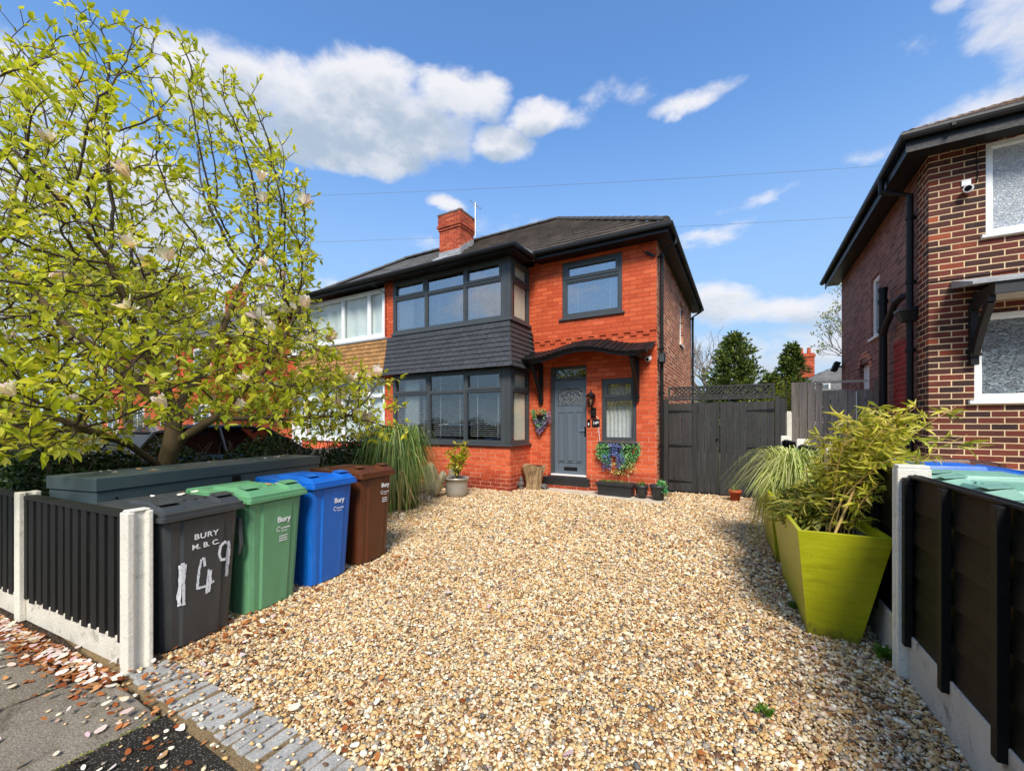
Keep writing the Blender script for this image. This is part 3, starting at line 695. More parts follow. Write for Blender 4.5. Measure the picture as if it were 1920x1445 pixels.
mb.box(cx0-.02, cx1+.02, cy0-.014, cy0-.002, zr(cy0)-.12, zr(cy0)+.14); mb.hexa([(cx0-.1, cy0-.22, zr(cy0-.22)-.01), (cx1+.14, cy0-.22, zr(cy0-.22)-.01), (cx1+.14, cy0, zr(cy0)-.01), (cx0-.1, cy0, zr(cy0)-.01), (cx0-.1, cy0-.22, zr(cy0-.22)+.012), (cx1+.14, cy0-.22, zr(cy0-.22)+.012), (cx1+.14, cy0, zr(cy0)+.012), (cx0-.1, cy0, zr(cy0)+.012)])
mb.build('flashing', M['lead'], roof)
mb = MB(); mb.tube([(-7.56, 10.95, 7.5), (-7.56, 10.95, 8.62)], .014, 6); mb.tube([(-7.7, 10.9, 8.5), (-7.4, 11.02, 8.5)], .006, 5); mb.tube([(-7.56, 10.6, 8.55), (-7.56, 11.3, 8.55)], .007, 5)
for i in range(5): mb.tube([(-7.68, 10.68+i*.13, 8.55), (-7.44, 10.68+i*.13, 8.55)], .004, 4)
mb.tube([(-7.68, 10.95, 7.7), (-7.56, 10.95, 7.7)], .01, 5); mb.build('aerial', M['leadline'], H)
# bay roof, eaves
mb = MB(); mb.hexa([(-8.105, 7.44, 5.235), (-4.16, 7.44, 5.235), (-4.16, 8.5, 5.235), (-8.105, 8.5, 5.235), (-8.105, 7.44, 5.262), (-4.16, 7.44, 5.262), (-4.16, 8.5, 5.40), (-8.105, 8.5, 5.40)]); mb.build('bay_roof', M['lead'], H)
mb = MB(); mb.box(-8.105, -4.18, 7.46, 8.34, 5.155, 5.17); mb.box(-8.105, -4.16, 7.44, 7.458, 5.13, 5.234); mb.box(-4.178, -4.16, 7.46, 8.32, 5.13, 5.234)
mb.box(-4.15, -1.29, 8.35, 8.674, 5.20, 5.215); mb.box(-4.15, -1.27, 8.328, 8.348, 5.185, 5.33); mb.box(-1.538, -1.29, 8.68, 15.06, 5.20, 5.215); mb.box(-1.288, -1.27, 8.35, 15.08, 5.185, 5.33)
mb.build('fascia', M['black_paint'], H)
mb = MB(); gutter(mb, [(-8.1, 7.40, 5.205), (-4.12, 7.40, 5.205), (-4.12, 8.26, 5.225)]); gutter(mb, [(-4.1, 8.275, 5.305), (-1.215, 8.275, 5.305), (-1.215, 15.1, 5.29)])
mb.build('gutter', M['black_plastic'], H, smooth=False)
for yy, nm in ((8.85, 1), (14.66, 2)):
    mb = MB(); mb.tube([(-1.215, yy+.02, 5.27), (-1.215, yy+.02, 5.14), (-1.47, yy, 4.98), (-1.47, yy, .04)], .035, 10)
    for z in (4.9, 3.0, 2.1, 1.0): mb.lathe([(.046, z), (.046, z+.05)], (-1.47, yy, 0), 10); mb.box(-1.54, -1.47, yy-.02, yy+.02, z, z+.03)
    mb.build('downpipe', M['black_plastic'], H)
# bay windows
def bay_windows(root, T, z0, z1, cols, tr, u0, u1, fm, gm_, opens, blind, curtain, sill):
    return window(root, T, u0, u1, z0, z1, cols, tr, fm, gm_, 'bay_window', .06, .045, .075, 0., sill, opens, blind, curtain)
f = bay_windows(H, FT(7.76), 3.80, 5.15, [-6.84, -5.66], 4.69, -7.95, -4.60, M['anthracite'], M['glass_up'], (0, 2), (.042, .40, 3.9), [(-7.88, -7.42, M['curtain'], .10)], None)
f = bay_windows(H, FT(7.76), 1.03, 2.72, [-6.755, -5.65], 2.235, -7.95, -4.60, M['anthracite'], M['glass'], (0, 2), (.046, .10, 1.15), [(-7.66, -7.22, M['curtain'], .10)], None)
for z0, z1, tr, gm_ in ((3.80, 5.15, 4.69, 'glass_pale'), (1.03, 2.72, 2.235, 'glass_pale')):
    window(H, ST(-4.44, 1), 7.84, 8.69, z0, z1, [], tr, M['anthracite'], M[gm_], 'bay_return_window', .06, .045, .075, 0., None, (0,), (.044, .5, z0+.1), [(8.12, 8.62, M['curtain_tan'], .02)])
for z0, z1 in ((3.80, 5.15), (1.03, 2.72)):
    mb = MB(); mb.box(-4.598, -4.436, 7.752, 7.838, z0, z1)
    for x in (-4.56, -4.52, -4.48): mb.box(x-.008, x+.008, 7.742, 7.752, z0, z1)
    for y in (7.77, 7.81): mb.box(-4.436, -4.426, y-.008, y+.008, z0, z1)
    mb.build('corner_post', M['anthracite'], H, bevel=.003)
mb = MB(); mb.prism([(-7.95, 7.70), (-4.38, 7.70), (-4.38, 8.69), (-4.52, 8.69), (-4.52, 7.84), (-7.95, 7.84)], .985, 1.028, 'z'); mb.build('window_sill', M['anthracite'], H, bevel=.008); mb = MB(); mb.prism([(-7.95, 7.69), (-4.37, 7.69), (-4.37, 8.67), (-4.52, 8.67), (-4.52, 7.84), (-7.95, 7.84)], 3.735, 3.798, 'z')
mb.build('window_sill', M['anthracite'], H, bevel=.008)
tile_hang(H, -8.105, -4.44, 1, M['hung_tile'])
mb = MB()
for k in range(9):
    z1 = 3.72-k*.11; x1 = -4.42+.14*(min(1, (k+1)/9))**1.5
    mb.prism([(x1-.02, z1-.105), (x1+.10, z1-.118), (x1-.01, z1-.02)], 8.60, 8.672)
mb.build('verge_tile', M['hung_tile'], H)
mb = MB(); mb.box(-8.10, -4.46, 7.76, 8.6, 2.735, 2.76); mb.build('bay_soffit', M['anthracite_wood'], H)
# front bedroom window and hall window
window(H, FT(8.675), -3.60, -2.24, 3.86, 5.13, [], 4.70, M['anthracite'], M['glass_up'], 'bedroom_window', .075, .055, .07, .02, (.06, .05, .05), (0,), (.042, .40, 3.95), None)
hw = window(H, FT(8.70), -2.69, -1.95, 1.11, 2.46, [], 2.02, M['anthracite'], M['glass'], 'hall_window', .06, .05, .07, .03, (.06, .05, .05), (0,), None, [(-2.66, -1.98, M['curtain'], .14)])
mb = MB(FT(8.70)); lx, lz = -2.32, 2.21
for a, c in (((-.17, 0), (-.06, 0)), ((.06, 0), (.17, 0)), ((-.06, 0), (0, .1)), ((0, .1), (.06, 0)), ((.06, 0), (0, -.1)), ((0, -.1), (-.06, 0)), ((-.03, 0), (0, .05)), ((.03, 0), (0, -.05))):
    mb.tube([(lx+a[0], -.058, lz+a[1]), (lx+c[0], -.058, lz+c[1])], .005, 4)
mb.build('lead_pattern', M['leadline'], hw)
# front door
T = FT(8.70); mb = MB(T)
mb.box(-3.93, -3.84, -.17, -.09, .30, 2.80); mb.box(-3.05, -3.03, -.17, -.09, .30, 2.80); mb.box(-3.84, -3.05, -.17, -.09, 2.74, 2.80); mb.box(-3.84, -3.05, -.17, -.09, 2.475, 2.535)
mb.build('door_frame', M['anthracite'], H, bevel=.004)
mb = MB(T); mb.box(-3.84, -3.05, -.14, -.13, 2.535, 2.74); mb.build('fanlight', M['glass'], H)
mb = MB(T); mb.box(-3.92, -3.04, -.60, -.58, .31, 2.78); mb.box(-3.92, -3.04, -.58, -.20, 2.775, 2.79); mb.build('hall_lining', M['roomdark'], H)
DX0, DX1, DZ0, DZ1 = -3.835, -3.055, .34, 2.47
mb2 = MB(FT(8.80)); wall_holes(mb2, DX0, DX1, DZ0, DZ1, .045, [(-3.745, -3.145, 1.92, 2.30)])
for i in range(3):
    a = -3.745+i*.21; mb2.box(a, a+.014, .0, .016, .60, 1.76); mb2.box(a+.166, a+.18, .0, .016, .60, 1.76); mb2.box(a+.014, a+.166, 0, .016, .60, .614); mb2.box(a+.014, a+.166, 0, .016, 1.746, 1.76); mb2.box(a+.036, a+.144, .0, .020, .64, 1.72)
mb2.box(-3.755, -3.135, 0, .012, 1.90, 1.92); mb2.box(-3.755, -3.135, 0, .012, 2.30, 2.32); mb2.box(-3.765, -3.745, 0, .012, 1.90, 2.32); mb2.box(-3.145, -3.125, 0, .012, 1.90, 2.32)
# arched head of the glazing
arc = [(-3.445+.30*math.cos(t_)*1.0, 2.19+.10*math.sin(t_)) for t_ in [math.pi*i/14 for i in range(15)]]
for i in range(14):
    (xa, za), (xb, zb) = arc[i], arc[i+1]; mb2.hexa([(xb, -.03, zb), (xa, -.03, za), (xa, -.001, za), (xb, -.001, zb), (xb, -.03, 2.30), (xa, -.03, 2.30), (xa, -.001, 2.30), (xb, -.001, 2.30)])
dr = mb2.build('front_door', M['door_grey'], H, bevel=.003)
mb = MB(FT(8.80)); mb.box(-3.745, -3.145, -.032, -.026, 1.92, 2.30); mb.build('door_glass', M['obscured_dark'], dr)
mb = MB(FT(8.80)); q = -.018
def ln(a, c, r=.0055): mb.tube([(a[0], q, a[1]), (c[0], q, c[1])], r, 5)
cx = -3.445
ar = [(cx+.24*math.cos(t_), 2.14+.10*math.sin(t_)) for t_ in [math.pi*i/12 for i in range(13)]]
for i in range(12): ln(ar[i], ar[i+1])
for s_ in (-1, 1):
    ln((cx+s_*.27, 1.94), (cx+s_*.27, 2.19)); ln((cx+s_*.24, 2.14), (cx+s_*.24, 2.02)); ln((cx+s_*.24, 2.02), (cx+s_*.16, 1.95)); ln((cx+s_*.20, 2.13), (cx+s_*.05, 2.0)); ln((cx+s_*.11, 2.17), (cx+s_*.02, 2.06)); ln((cx+s_*.05, 2.0), (cx+s_*.16, 1.95)); ln((cx+s_*.24, 2.08), (cx+s_*.12, 2.0)); ln((cx, 2.12), (cx+s_*.11, 2.05)); ln((cx+s_*.11, 2.05), (cx, 1.99))
ln((cx-.17, 1.95), (cx+.17, 1.95)); mb.build('lead_pattern', M['leadline'], dr)
mb = MB(FT(8.80)); mb.box(-3.115, -3.075, .002, .010, 1.20, 1.42); mb.build('lock_plate', M['black_plastic'], dr, bevel=.004)
mb = MB(FT(8.80)); mb.tube([(-3.095, .01, 1.34), (-3.095, .045, 1.34), (-3.21, .05, 1.335)], .010, 8); mb.lathe([(.016, .009), (.016, .018)], (-3.095, 0, 1.25), 12, 'y'); mb.build('handle', M['chrome'], dr, smooth=False)
mb = MB(FT(8.80)); mb.box(-3.60, -3.28, .001, .012, .42, .50); mb.box(-3.58, -3.30, .012, .018, .435, .465); mb.build('letter_box', M['black_plastic'], dr, bevel=.004)
mb = MB(FT(8.70)); mb.box(-3.90, -3.04, -.15, -.02, .302, .335); mb.build('threshold', M['cam_white'], H, bevel=.004)
mb = MB(); mb.box(-4.04, -2.95, 8.60, 8.699, .10, .275); mb.hexa([(-3.95, 8.62, .275), (-3.02, 8.62, .275), (-3.02, 8.72, .275), (-3.95, 8.72, .275), (-3.95, 8.66, .30), (-3.02, 8.66, .30), (-3.02, 8.72, .30), (-3.95, 8.72, .30)]); mb.build('door_step', M['step_stone'], H, bevel=.006)
mb = MB(); mb.box(-4.04, -2.95, 8.615, 8.698, .0, .099); mb.build('step_base', M['red_brick'], H)
# canopy
prof = [(x_, 2.83+(z_-2.83)*1.45) for x_, z_ in [(-4.33, 2.835), (-4.1, 2.83), (-3.9, 2.84), (-3.7, 2.862), (-3.5, 2.895), (-3.3, 2.925), (-3.1, 2.945), (-2.9, 2.95), (-2.7, 2.94), (-2.5, 2.912), (-2.3, 2.875), (-2.1, 2.845), (-1.95, 2.833), (-1.8, 2.83), (-1.62, 2.83)]]
mb = MB()
mb.loft([[(x, 8.13, z+.01), (x, 8.03, z+.055), (x, 8.03, z+.075), (x, 8.665, z+.33), (x, 8.665, z+.26), (x, 8.13, z+.045)] for x, z in prof])
can = mb.build('canopy', M['black_paint'], H)
mb = MB()
mb.loft([[(x, 8.10, z-.015), (x, 8.10, z+.075), (x, 8.135, z+.075), (x, 8.135, z-.015)] for x, z in prof[1:-1]])
for x in (-4.1, -1.80): mb.box(x-.018, x+.018, 8.14, 8.66, 2.80, 2.89)
mb.build('fascia_board', M['anthracite_wood'], can, bevel=.004)
mb = MB(); xs = [p[0] for p in prof]; zs = [p[1] for p in prof]
x = -4.34
while x < -1.64:
    z = float(np.interp(x+.06, xs, zs)); j = rnd.uniform(-.008, .008)
    for kk in range(4):
        y0 = 7.995+kk*.155; zz = z+.070+kk*.062
        mb.hexa([(x, y0, zz-.008+j), (x+.108, y0, zz-.008-j), (x+.108, y0+.2, zz+.056), (x, y0+.2, zz+.056), (x, y0, zz+.016+j), (x+.108, y0, zz+.016-j), (x+.108, y0+.2, zz+.076), (x, y0+.2, zz+.076)])
    x += .112
mb.build('canopy_tile', M['black_paint'], can)
for x in (-4.12, -1.93):
    mb = MB(); mb.box(x-.045, x+.045, 8.62, 8.695, 1.95, 2.86); mb.box(x-.04, x+.04, 8.14, 8.62, 2.80, 2.87)
    pts = [Vector((x, 8.63, 2.10)).lerp(Vector((x, 8.17, 2.80)), t_)+Vector((0, .05*math.sin(t_*math.pi), -.02*math.sin(t_*math.pi))) for t_ in [i/8 for i in range(9)]]
    mb.loft([[p+Vector((-.035, -.03, -.025)), p+Vector((.035, -.03, -.025)), p+Vector((.035, .03, .025)), p+Vector((-.035, .03, .025))] for p in pts])
    mb.box(x-.055, x+.055, 8.60, 8.693, 2.03, 2.07)
    mb.build('bracket', M['black_paint'], can, bevel=.005)
# vents, side window
mb = MB(FT(7.76)); mb.box(-5.18, -4.98, .001, .006, .20, .33)
for i in range(5): mb.box(-5.165, -4.995, .006, .012, .212+i*.022, .222+i*.022)
mb.build('air_brick', M['terracotta'], H)
mb = MB(FT(8.675)); mb.box(-4.28, -4.15, .001, .005, 4.86, 5.02)
for i in range(4): mb.box(-4.27+i*.03, -4.255+i*.03, .005, .010, 4.87, 5.01)
mb.build('wall_vent', M['terracotta'], H)
window(H, ST(-1.54, 1), 12.1, 12.75, 3.70, 4.85, [], 4.4, M['white_upvc'], M['glass_up'], 'side_window', .06, .04, .07, .05, (.05, .04, .05), (), None, None)
mb = MB(); mb.tube([(-1.60, 8.66, 5.16), (-1.90, 8.655, 5.15), (-1.78, 8.655, 4.99), (-1.60, 8.655, 4.87)], .006, 5); mb.cbox((-1.66, 8.645, 4.93), (.20, .045, .045), Matrix.Rotation(R(32), 3, 'Y')); mb.build('cable_box', M['black_plastic'], H)

# ================================================================== attached neighbour
N = thing('attached_house', 'neighbouring half with white bay windows and tan hung tiles behind the magnolia', 'house', (-11.4, 8.7, 0))
mb = MB(FT(7.76)); mb.box(-11.78, -8.112, -.22, 0, 0, 1.0); mb.box(-8.252, -8.112, -.20, 0, 1.0, 2.75); mb.T = ST(-11.78, -1); mb.box(7.98, 8.70, -.22, 0, 0, 1.0); mb.build('bay_wall', M['red_brick'], N)
mb = MB(FT(7.76)); mb.box(-8.252, -8.112, -.20, 0, 3.70, 5.2); mb.build('bay_pillar', M['red_brick'], N)
mb = MB(FT(8.70)); wall_holes(mb, -14.68, -11.5, 0, 5.26, .25, [(-13.9, -13.0, .3, 2.5), (-12.9, -12.2, 1.1, 2.4), (-13.9, -12.5, 3.86, 5.1)])
mb.build('front_wall', M['red_brick'], N)
mb = MB(); mb.box(-14.68, -14.43, 8.96, 14.9, 0, 5.26); mb.box(-14.42, -8.13, 14.65, 14.9, 0, 5.26); mb.build('side_wall', M['side_brick'], N)
mb = MB(); mb.box(-14.4, -8.2, 9.6, 9.7, 0, 5.2); mb.box(-14.4, -8.12, 8.0, 9.58, 2.76, 2.9); mb.build('inner_wall', M['room'], N)
mb = MB(); PK2 = (-11.23, 11.7, 7.75)
tiled_slope(mb, (-14.95, 8.30, 5.33), (-8.115, 8.30, 5.33), PK2, (-8.115, 11.7, 7.75), 16, .03); tiled_slope(mb, (-14.95, 15.1, 5.33), (-14.95, 8.30, 5.33), (PK2[0], PK2[1]+.01, PK2[2]), PK2, 14, .03); tiled_slope(mb, (-8.115, 15.1, 5.33), (-14.95, 15.1, 5.33), (-8.115, 11.7, 7.75), PK2, 10, .03)
r2 = mb.build('roof', M['roof_slate_old'], N)
mb = MB(); ridge_tiles(mb, (-11.3, 11.7, 7.79), (-8.12, 11.7, 7.79), .1, .45); ridge_tiles(mb, (-14.9, 8.33, 5.40), (PK2[0], PK2[1], PK2[2]+.05), .09, .45); mb.build('ridge_tile', M['ridge_tile'], r2)
mb = MB(); mb.box(-12.05, -8.115, 7.46, 8.34, 5.155, 5.17); mb.box(-12.05, -8.115, 7.44, 7.458, 5.10, 5.234); mb.hexa([(-12.05, 7.44, 5.236), (-8.115, 7.44, 5.236), (-8.115, 8.5, 5.236), (-12.05, 8.5, 5.236), (-12.05, 7.44, 5.262), (-8.115, 7.44, 5.262), (-8.115, 8.5, 5.40), (-12.05, 8.5, 5.40)])
mb.box(-14.95, -12.06, 8.328, 8.348, 5.185, 5.33); mb.box(-14.95, -12.06, 8.35, 8.69, 5.20, 5.215); mb.build('fascia', M['black_paint'], N)
mb = MB(); gutter(mb, [(-12.1, 7.40, 5.205), (-8.112, 7.40, 5.205)]); gutter(mb, [(-14.95, 8.275, 5.305), (-12.1, 8.275, 5.305)])
mb.tube([(-8.3, 7.36, 5.19), (-8.26, 7.42, 5.02), (-8.2, 7.70, 4.9), (-8.12, 7.72, 5.1), (-8.02, 7.42, 5.20), (-7.7, 7.39, 5.24)], .012, 6); mb.tube([(-8.18, 7.735, 4.9), (-8.18, 7.735, 3.78), (-8.14, 7.70, 3.70)], .008, 6); mb.build('gutter', M['black_plastic'], N)
window(N, FT(7.76), -11.70, -8.255, 3.78, 5.07, [-9.92, -8.86], None, M['white_upvc'], M['glass_pale'], 'bay_window', .08, .05, .075, 0., (.0, .06, .04), (), None, [(-11.6, -8.33, M['curtain'], .05)])
window(N, FT(7.76), -11.70, -8.235, 1.03, 2.70, [-9.92, -8.88], 2.22, M['white_upvc'], M['glass_pale'], 'bay_window', .07, .05, .075, 0., (.0, .06, .04), (), None, [(-11.6, -8.33, M['curtain'], .05)])
tile_hang(N, -11.78, -8.112, -1, M['hung_tile_tan'])
mb = MB(FT(7.70)); mb.box(-11.8, -8.112, -.02, .02, 3.70, 3.742); mb.build('lead_strip', M['lead'], N)
window(N, FT(8.70), -13.9, -12.5, 3.86, 5.1, [-13.2], 4.7, M['white_upvc'], M['glass_pale'], 'bedroom_window', .07, .05, .07, .03, (.05, .05, .05), (), None, [(-13.85, -12.55, M['curtain'], .08)])
window(N, FT(8.70), -12.9, -12.2, 1.1, 2.4, [], None, M['white_upvc'], M['glass_pale'], 'hall_window', .07, .05, .07, .03, (.05, .05, .05), (), None, None)
mb = MB(FT(8.78)); mb.box(-13.9, -13.0, -.05, 0, .3, 2.5)
for i in range(2): mb.box(-13.8+i*.42, -13.45+i*.42, 0, .012, .5, 1.3); mb.box(-13.8+i*.42, -13.45+i*.42, 0, .012, 1.5, 2.3)
mb.build('front_door', M['white_upvc'], N, bevel=.004)

# ================================================================== right hand neighbour
K = thing('brown_brick_house', 'dark mixed brown brick house with cream mortar and white obscured windows', 'house', (5.0, 7.7, 0))
mb = MB(FT(7.70)); wall_holes(mb, 2.2, 8.4, 0, 5.22, .25, [(2.745, 4.30, 3.95, 5.15), (2.64, 4.30, 1.80, 2.93)])
mb.T = ST(2.2, -1); mb.box(7.951, 8.12, -.25, 0, 0, 5.22)
mb.build('front_wall', M['rh_brick'], K)
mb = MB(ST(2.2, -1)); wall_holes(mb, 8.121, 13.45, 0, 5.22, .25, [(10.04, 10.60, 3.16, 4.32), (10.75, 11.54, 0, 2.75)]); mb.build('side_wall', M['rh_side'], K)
mb = MB(); mb.box(2.46, 8.4, 13.2, 13.45, 0, 5.22); mb.box(8.15, 8.4, 7.96, 13.19, 0, 5.22); mb.box(2.46, 8.1, 10.62, 10.72, 0, 5.1); mb.box(2.5, 8.1, 8.0, 13.1, 2.95, 3.08); mb.build('inner_wall', M['room'], K)
mb = MB(); P3, P4 = (5.2, 10.57, 7.15), (8.7, 10.57, 7.15)
tiled_slope(mb, (1.88, 7.33, 5.33), (8.7, 7.33, 5.33), P3, P4, 22, .045); tiled_slope(mb, (1.88, 13.8, 5.33), (1.88, 7.33, 5.33), (P3[0], P3[1]+.01, P3[2]), P3, 22, .045); tiled_slope(mb, (8.7, 13.8, 5.33), (1.88, 13.8, 5.33), P4, P3, 12, .03)
r3 = mb.build('roof', M['roof_rh'], K)
mb = MB(); ridge_tiles(mb, (1.93, 7.38, 5.38), (5.2, 10.57, 7.18), .05, .24); ridge_tiles(mb, (5.2, 10.57, 7.2), (8.7, 10.57, 7.2), .09, .4); mb.build('ridge_tile', M['roof_rh'], r3)
mb = MB(); mb.box(1.92, 8.7, 7.37, 7.695, 5.16, 5.175); mb.box(1.88, 8.7, 7.345, 7.366, 5.10, 5.33); mb.box(1.92, 2.195, 7.70, 13.75, 5.16, 5.175); mb.box(1.895, 1.916, 7.37, 13.78, 5.10, 5.33); mb.build('fascia', M['black_paint'], K)
mb = MB(); gutter(mb, [(8.7, 7.29, 5.30), (1.84, 7.29, 5.30), (1.84, 13.8, 5.28)], .058)
for x in (2.3, 3.2, 4.1): mb.box(x-.02, x+.02, 7.23, 7.35, 5.25, 5.30)
mb.build('gutter', M['black_plastic'], K)
mb = MB(); mb.tube([(1.84, 8.30, 5.25), (1.84, 8.30, 5.05), (2.13, 8.16, 4.86), (2.13, 8.16, .05)], .042, 10)
for z in (4.5, 3.55, 2.55, 1.2): mb.lathe([(.054, z), (.054, z+.05)], (2.13, 8.16, 0), 10); mb.box(2.13, 2.2, 8.13, 8.19, z, z+.04)
mb.build('downpipe', M['black_plastic'], K)
mb = MB(); mb.hexa([(2.04, 8.09, 3.0), (2.19, 8.09, 3.0), (2.19, 8.25, 3.0), (2.04, 8.25, 3.0), (1.99, 8.05, 3.14), (2.19, 8.05, 3.14), (2.19, 8.29, 3.14), (1.99, 8.29, 3.14)]); mb.box(1.98, 2.19, 8.04, 8.30, 3.14, 3.19); mb.build('hopper', M['black_plastic'], K, bevel=.004)
mb = MB(); mb.tube([(2.08, 9.28, .03), (2.08, 9.28, 3.80)], .058, 12); mb.lathe([(.07, 3.55), (.07, 3.62)], (2.08, 9.28, 0), 12); mb.lathe([(.068, 3.76), (.068, 3.82)], (2.08, 9.28, 0), 12); mb.lathe([(.07, 3.05), (.07, 3.12)], (2.08, 9.28, 0), 12)
mb.tube([(2.08, 9.26, 3.02), (2.08, 9.10, 3.15), (2.08, 8.62, 3.40), (2.13, 8.48, 3.45), (2.2, 8.44, 3.46)], .05, 10); mb.tube([(2.2, 8.36, 3.22), (2.10, 8.30, 3.20), (2.09, 8.20, 3.17)], .022, 8); mb.build('soil_pipe', M['black_plastic'], K)
mb = MB(ST(2.2, -1)); mb.box(8.48, 9.2, .0005, .003, 1.3, 2.84); mb.build('painted_patch', brick('red stained brick', [(0, srgb(120, 30, 30)), (1, srgb(158, 40, 38))], srgb(150, 96, 84), rh=.083, bw=.245, ms=.012), K)
window(K, FT(7.70), 2.745, 4.30, 3.95, 5.15, [3.75], None, M['white_upvc'], M['obscured_pale'], 'landing_window', .06, .03, .07, .02, (.05, .05, .045))
window(K, FT(7.70), 2.64, 4.30, 1.80, 2.93, [3.9], None, M['white_upvc'], M['obscured_dark'], 'front_window', .065, .03, .07, .02, (.06, .06, .05))
window(K, ST(2.2, -1), 10.04, 10.60, 3.16, 4.32, [], None, M['white_upvc'], M['glass_up'], 'side_window', .06, .04, .07, .03, (.05, .05, .05))
mb = MB(ST(2.28, -1)); mb.box(10.75, 11.54, -.05, 0, 0, 2.75); mb.box(10.80, 10.86, 0, .02, 0, 2.7); mb.box(11.43, 11.49, 0, .02, 0, 2.7); mb.box(10.86, 11.43, 0, .02, 1.2, 1.28); mb.box(10.86, 11.43, 0, .02, 2.2, 2.26); mb.build('side_door', M['white_upvc'], K, bevel=.004)
mb = MB(ST(2.2, -1))
for i in range(9):
    a0, a1 = math.pi*i/9, math.pi*(i+1)/9; c_, z_ = 11.145, 2.62
    q = [(c_+r_*math.cos(a), z_+.62*r_*math.sin(a)) for a, r_ in ((a0, .41), (a1, .41), (a1, .63), (a0, .63))]
    mb.hexa([(q[0][0], .0005, q[0][1]), (q[1][0], .0005, q[1][1]), (q[2][0], .0005, q[2][1]), (q[3][0], .0005, q[3][1])]+[(p[0], .012, p[1]) for p in q])
mb.build('door_arch', M['side_brick'], K)
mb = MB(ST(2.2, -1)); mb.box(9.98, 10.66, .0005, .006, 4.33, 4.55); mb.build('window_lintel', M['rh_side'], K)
# its canopy
mb = MB(); mb.hexa([(2.42, 7.10, 3.19), (6.2, 7.10, 3.19), (6.2, 7.69, 3.30), (2.42, 7.69, 3.30), (2.42, 7.10, 3.225), (6.2, 7.10, 3.225), (6.2, 7.69, 3.40), (2.42, 7.69, 3.40)])
can = mb.build('canopy', M['lead'], K)
mb = MB(); mb.box(2.62, 6.1, 7.13, 7.16, 3.05, 3.188); mb.box(2.62, 2.65, 7.161, 7.69, 3.06, 3.188); mb.build('fascia_board', M['anthracite_wood'], can)
mb = MB(); mb.box(2.66, 6.1, 7.165, 7.69, 3.08, 3.10); mb.build('canopy_soffit', M['rail_timber'], can)
mb = MB(); x = 2.62; mb.box(x-.04, x+.04, 7.62, 7.695, 2.26, 3.06); mb.box(x-.035, x+.035, 7.20, 7.62, 2.98, 3.055)
pts = [Vector((x, 7.62, 2.40)).lerp(Vector((x, 7.24, 2.98)), i/8)+Vector((0, .04*math.sin(i/8*math.pi), 0)) for i in range(9)]
mb.loft([[p+Vector((-.034, -.04, -.03)), p+Vector((.034, -.04, -.03)), p+Vector((.034, .04, .03)), p+Vector((-.034, .04, .03))] for p in pts]); mb.box(x-.05, x+.05, 7.58, 7.693, 2.37, 2.41)
mb.build('bracket', M['black_paint'], can, bevel=.004)
mb = MB(); mb.tube([(2.66, 7.69, 5.1), (2.665, 7.69, 4.72), (2.66, 7.69, 4.66)], .006, 5); mb.tube([(2.21, 7.69, 3.42), (2.8, 7.688, 3.44), (3.6, 7.688, 3.47)], .006, 5); mb.tube([(2.19, 8.3, 4.6), (2.19, 8.24, 4.3), (2.19, 8.3, 3.5), (2.19, 8.26, 1.0)], .007, 5); mb.build('wall_cable', M['black_plastic'], K)
def sec_camera(loc, label, plate):
    o = thing('security_camera', label, 'camera', loc)
    m_ = MB(); m_.box(-.045, .045, -.02, 0, plate-.04, plate+.04); m_.tube([(0, -.02, plate-.03), (0, -.05, .02)], .014, 8); m_.build('bracket', M['cam_white'], o, local=True, bevel=.004)
    m_ = MB(); a = Vector((-.35, -.9, -.25)).normalized(); c = Vector((0, -.075, -.01))
    m_.tube([c-a*.05, c-a*.045, c-a*.02, c+a*.03, c+a*.05], [.02, .042, .05, .05, .046], 18); m_.build('housing', M['cam_white'], o, local=True, smooth=False)
    m_ = MB(); m_.tube([c+a*.0502, c+a*.053], [.036, .034], 16); m_.build('lens', M['lens'], o, local=True)
    return o
sec_camera((2.56, 7.70, 4.58), 'white security camera high on the dark brown brick wall', .10)
sec_camera((-1.69, 8.70, 2.81), 'white security camera on the orange brick wall beside the black canopy', .02)
o = thing('floodlight', 'small black floodlight on the far corner of the brown brick house', 'light', (2.18, 13.3, 2.95))
mb = MB(); mb.box(-.05, .0, -.03, .03, -.02, .02); mb.build('arm', M['black_plastic'], o, local=True); mb = MB(); mb.cbox((-.13, 0, .0), (.12, .28, .24), Matrix.Rotation(R(20), 3, 'Y')); mb.build('head', M['black_plastic'], o, local=True, bevel=.01)
o = thing('sensor_box', 'dark box fixed to the downpipe beside the white camera', 'box', (-1.44, 8.80, 2.72))
mb = MB(); mb.box(-.07, .05, -.10, .02, 0, .20); mb.build('housing', M['black_plastic'], o, local=True, bevel=.008); mb = MB(); mb.box(-.055, .035, -.108, -.101, .02, .18); mb.build('cover', M['anthracite'], o, local=True, bevel=.004)

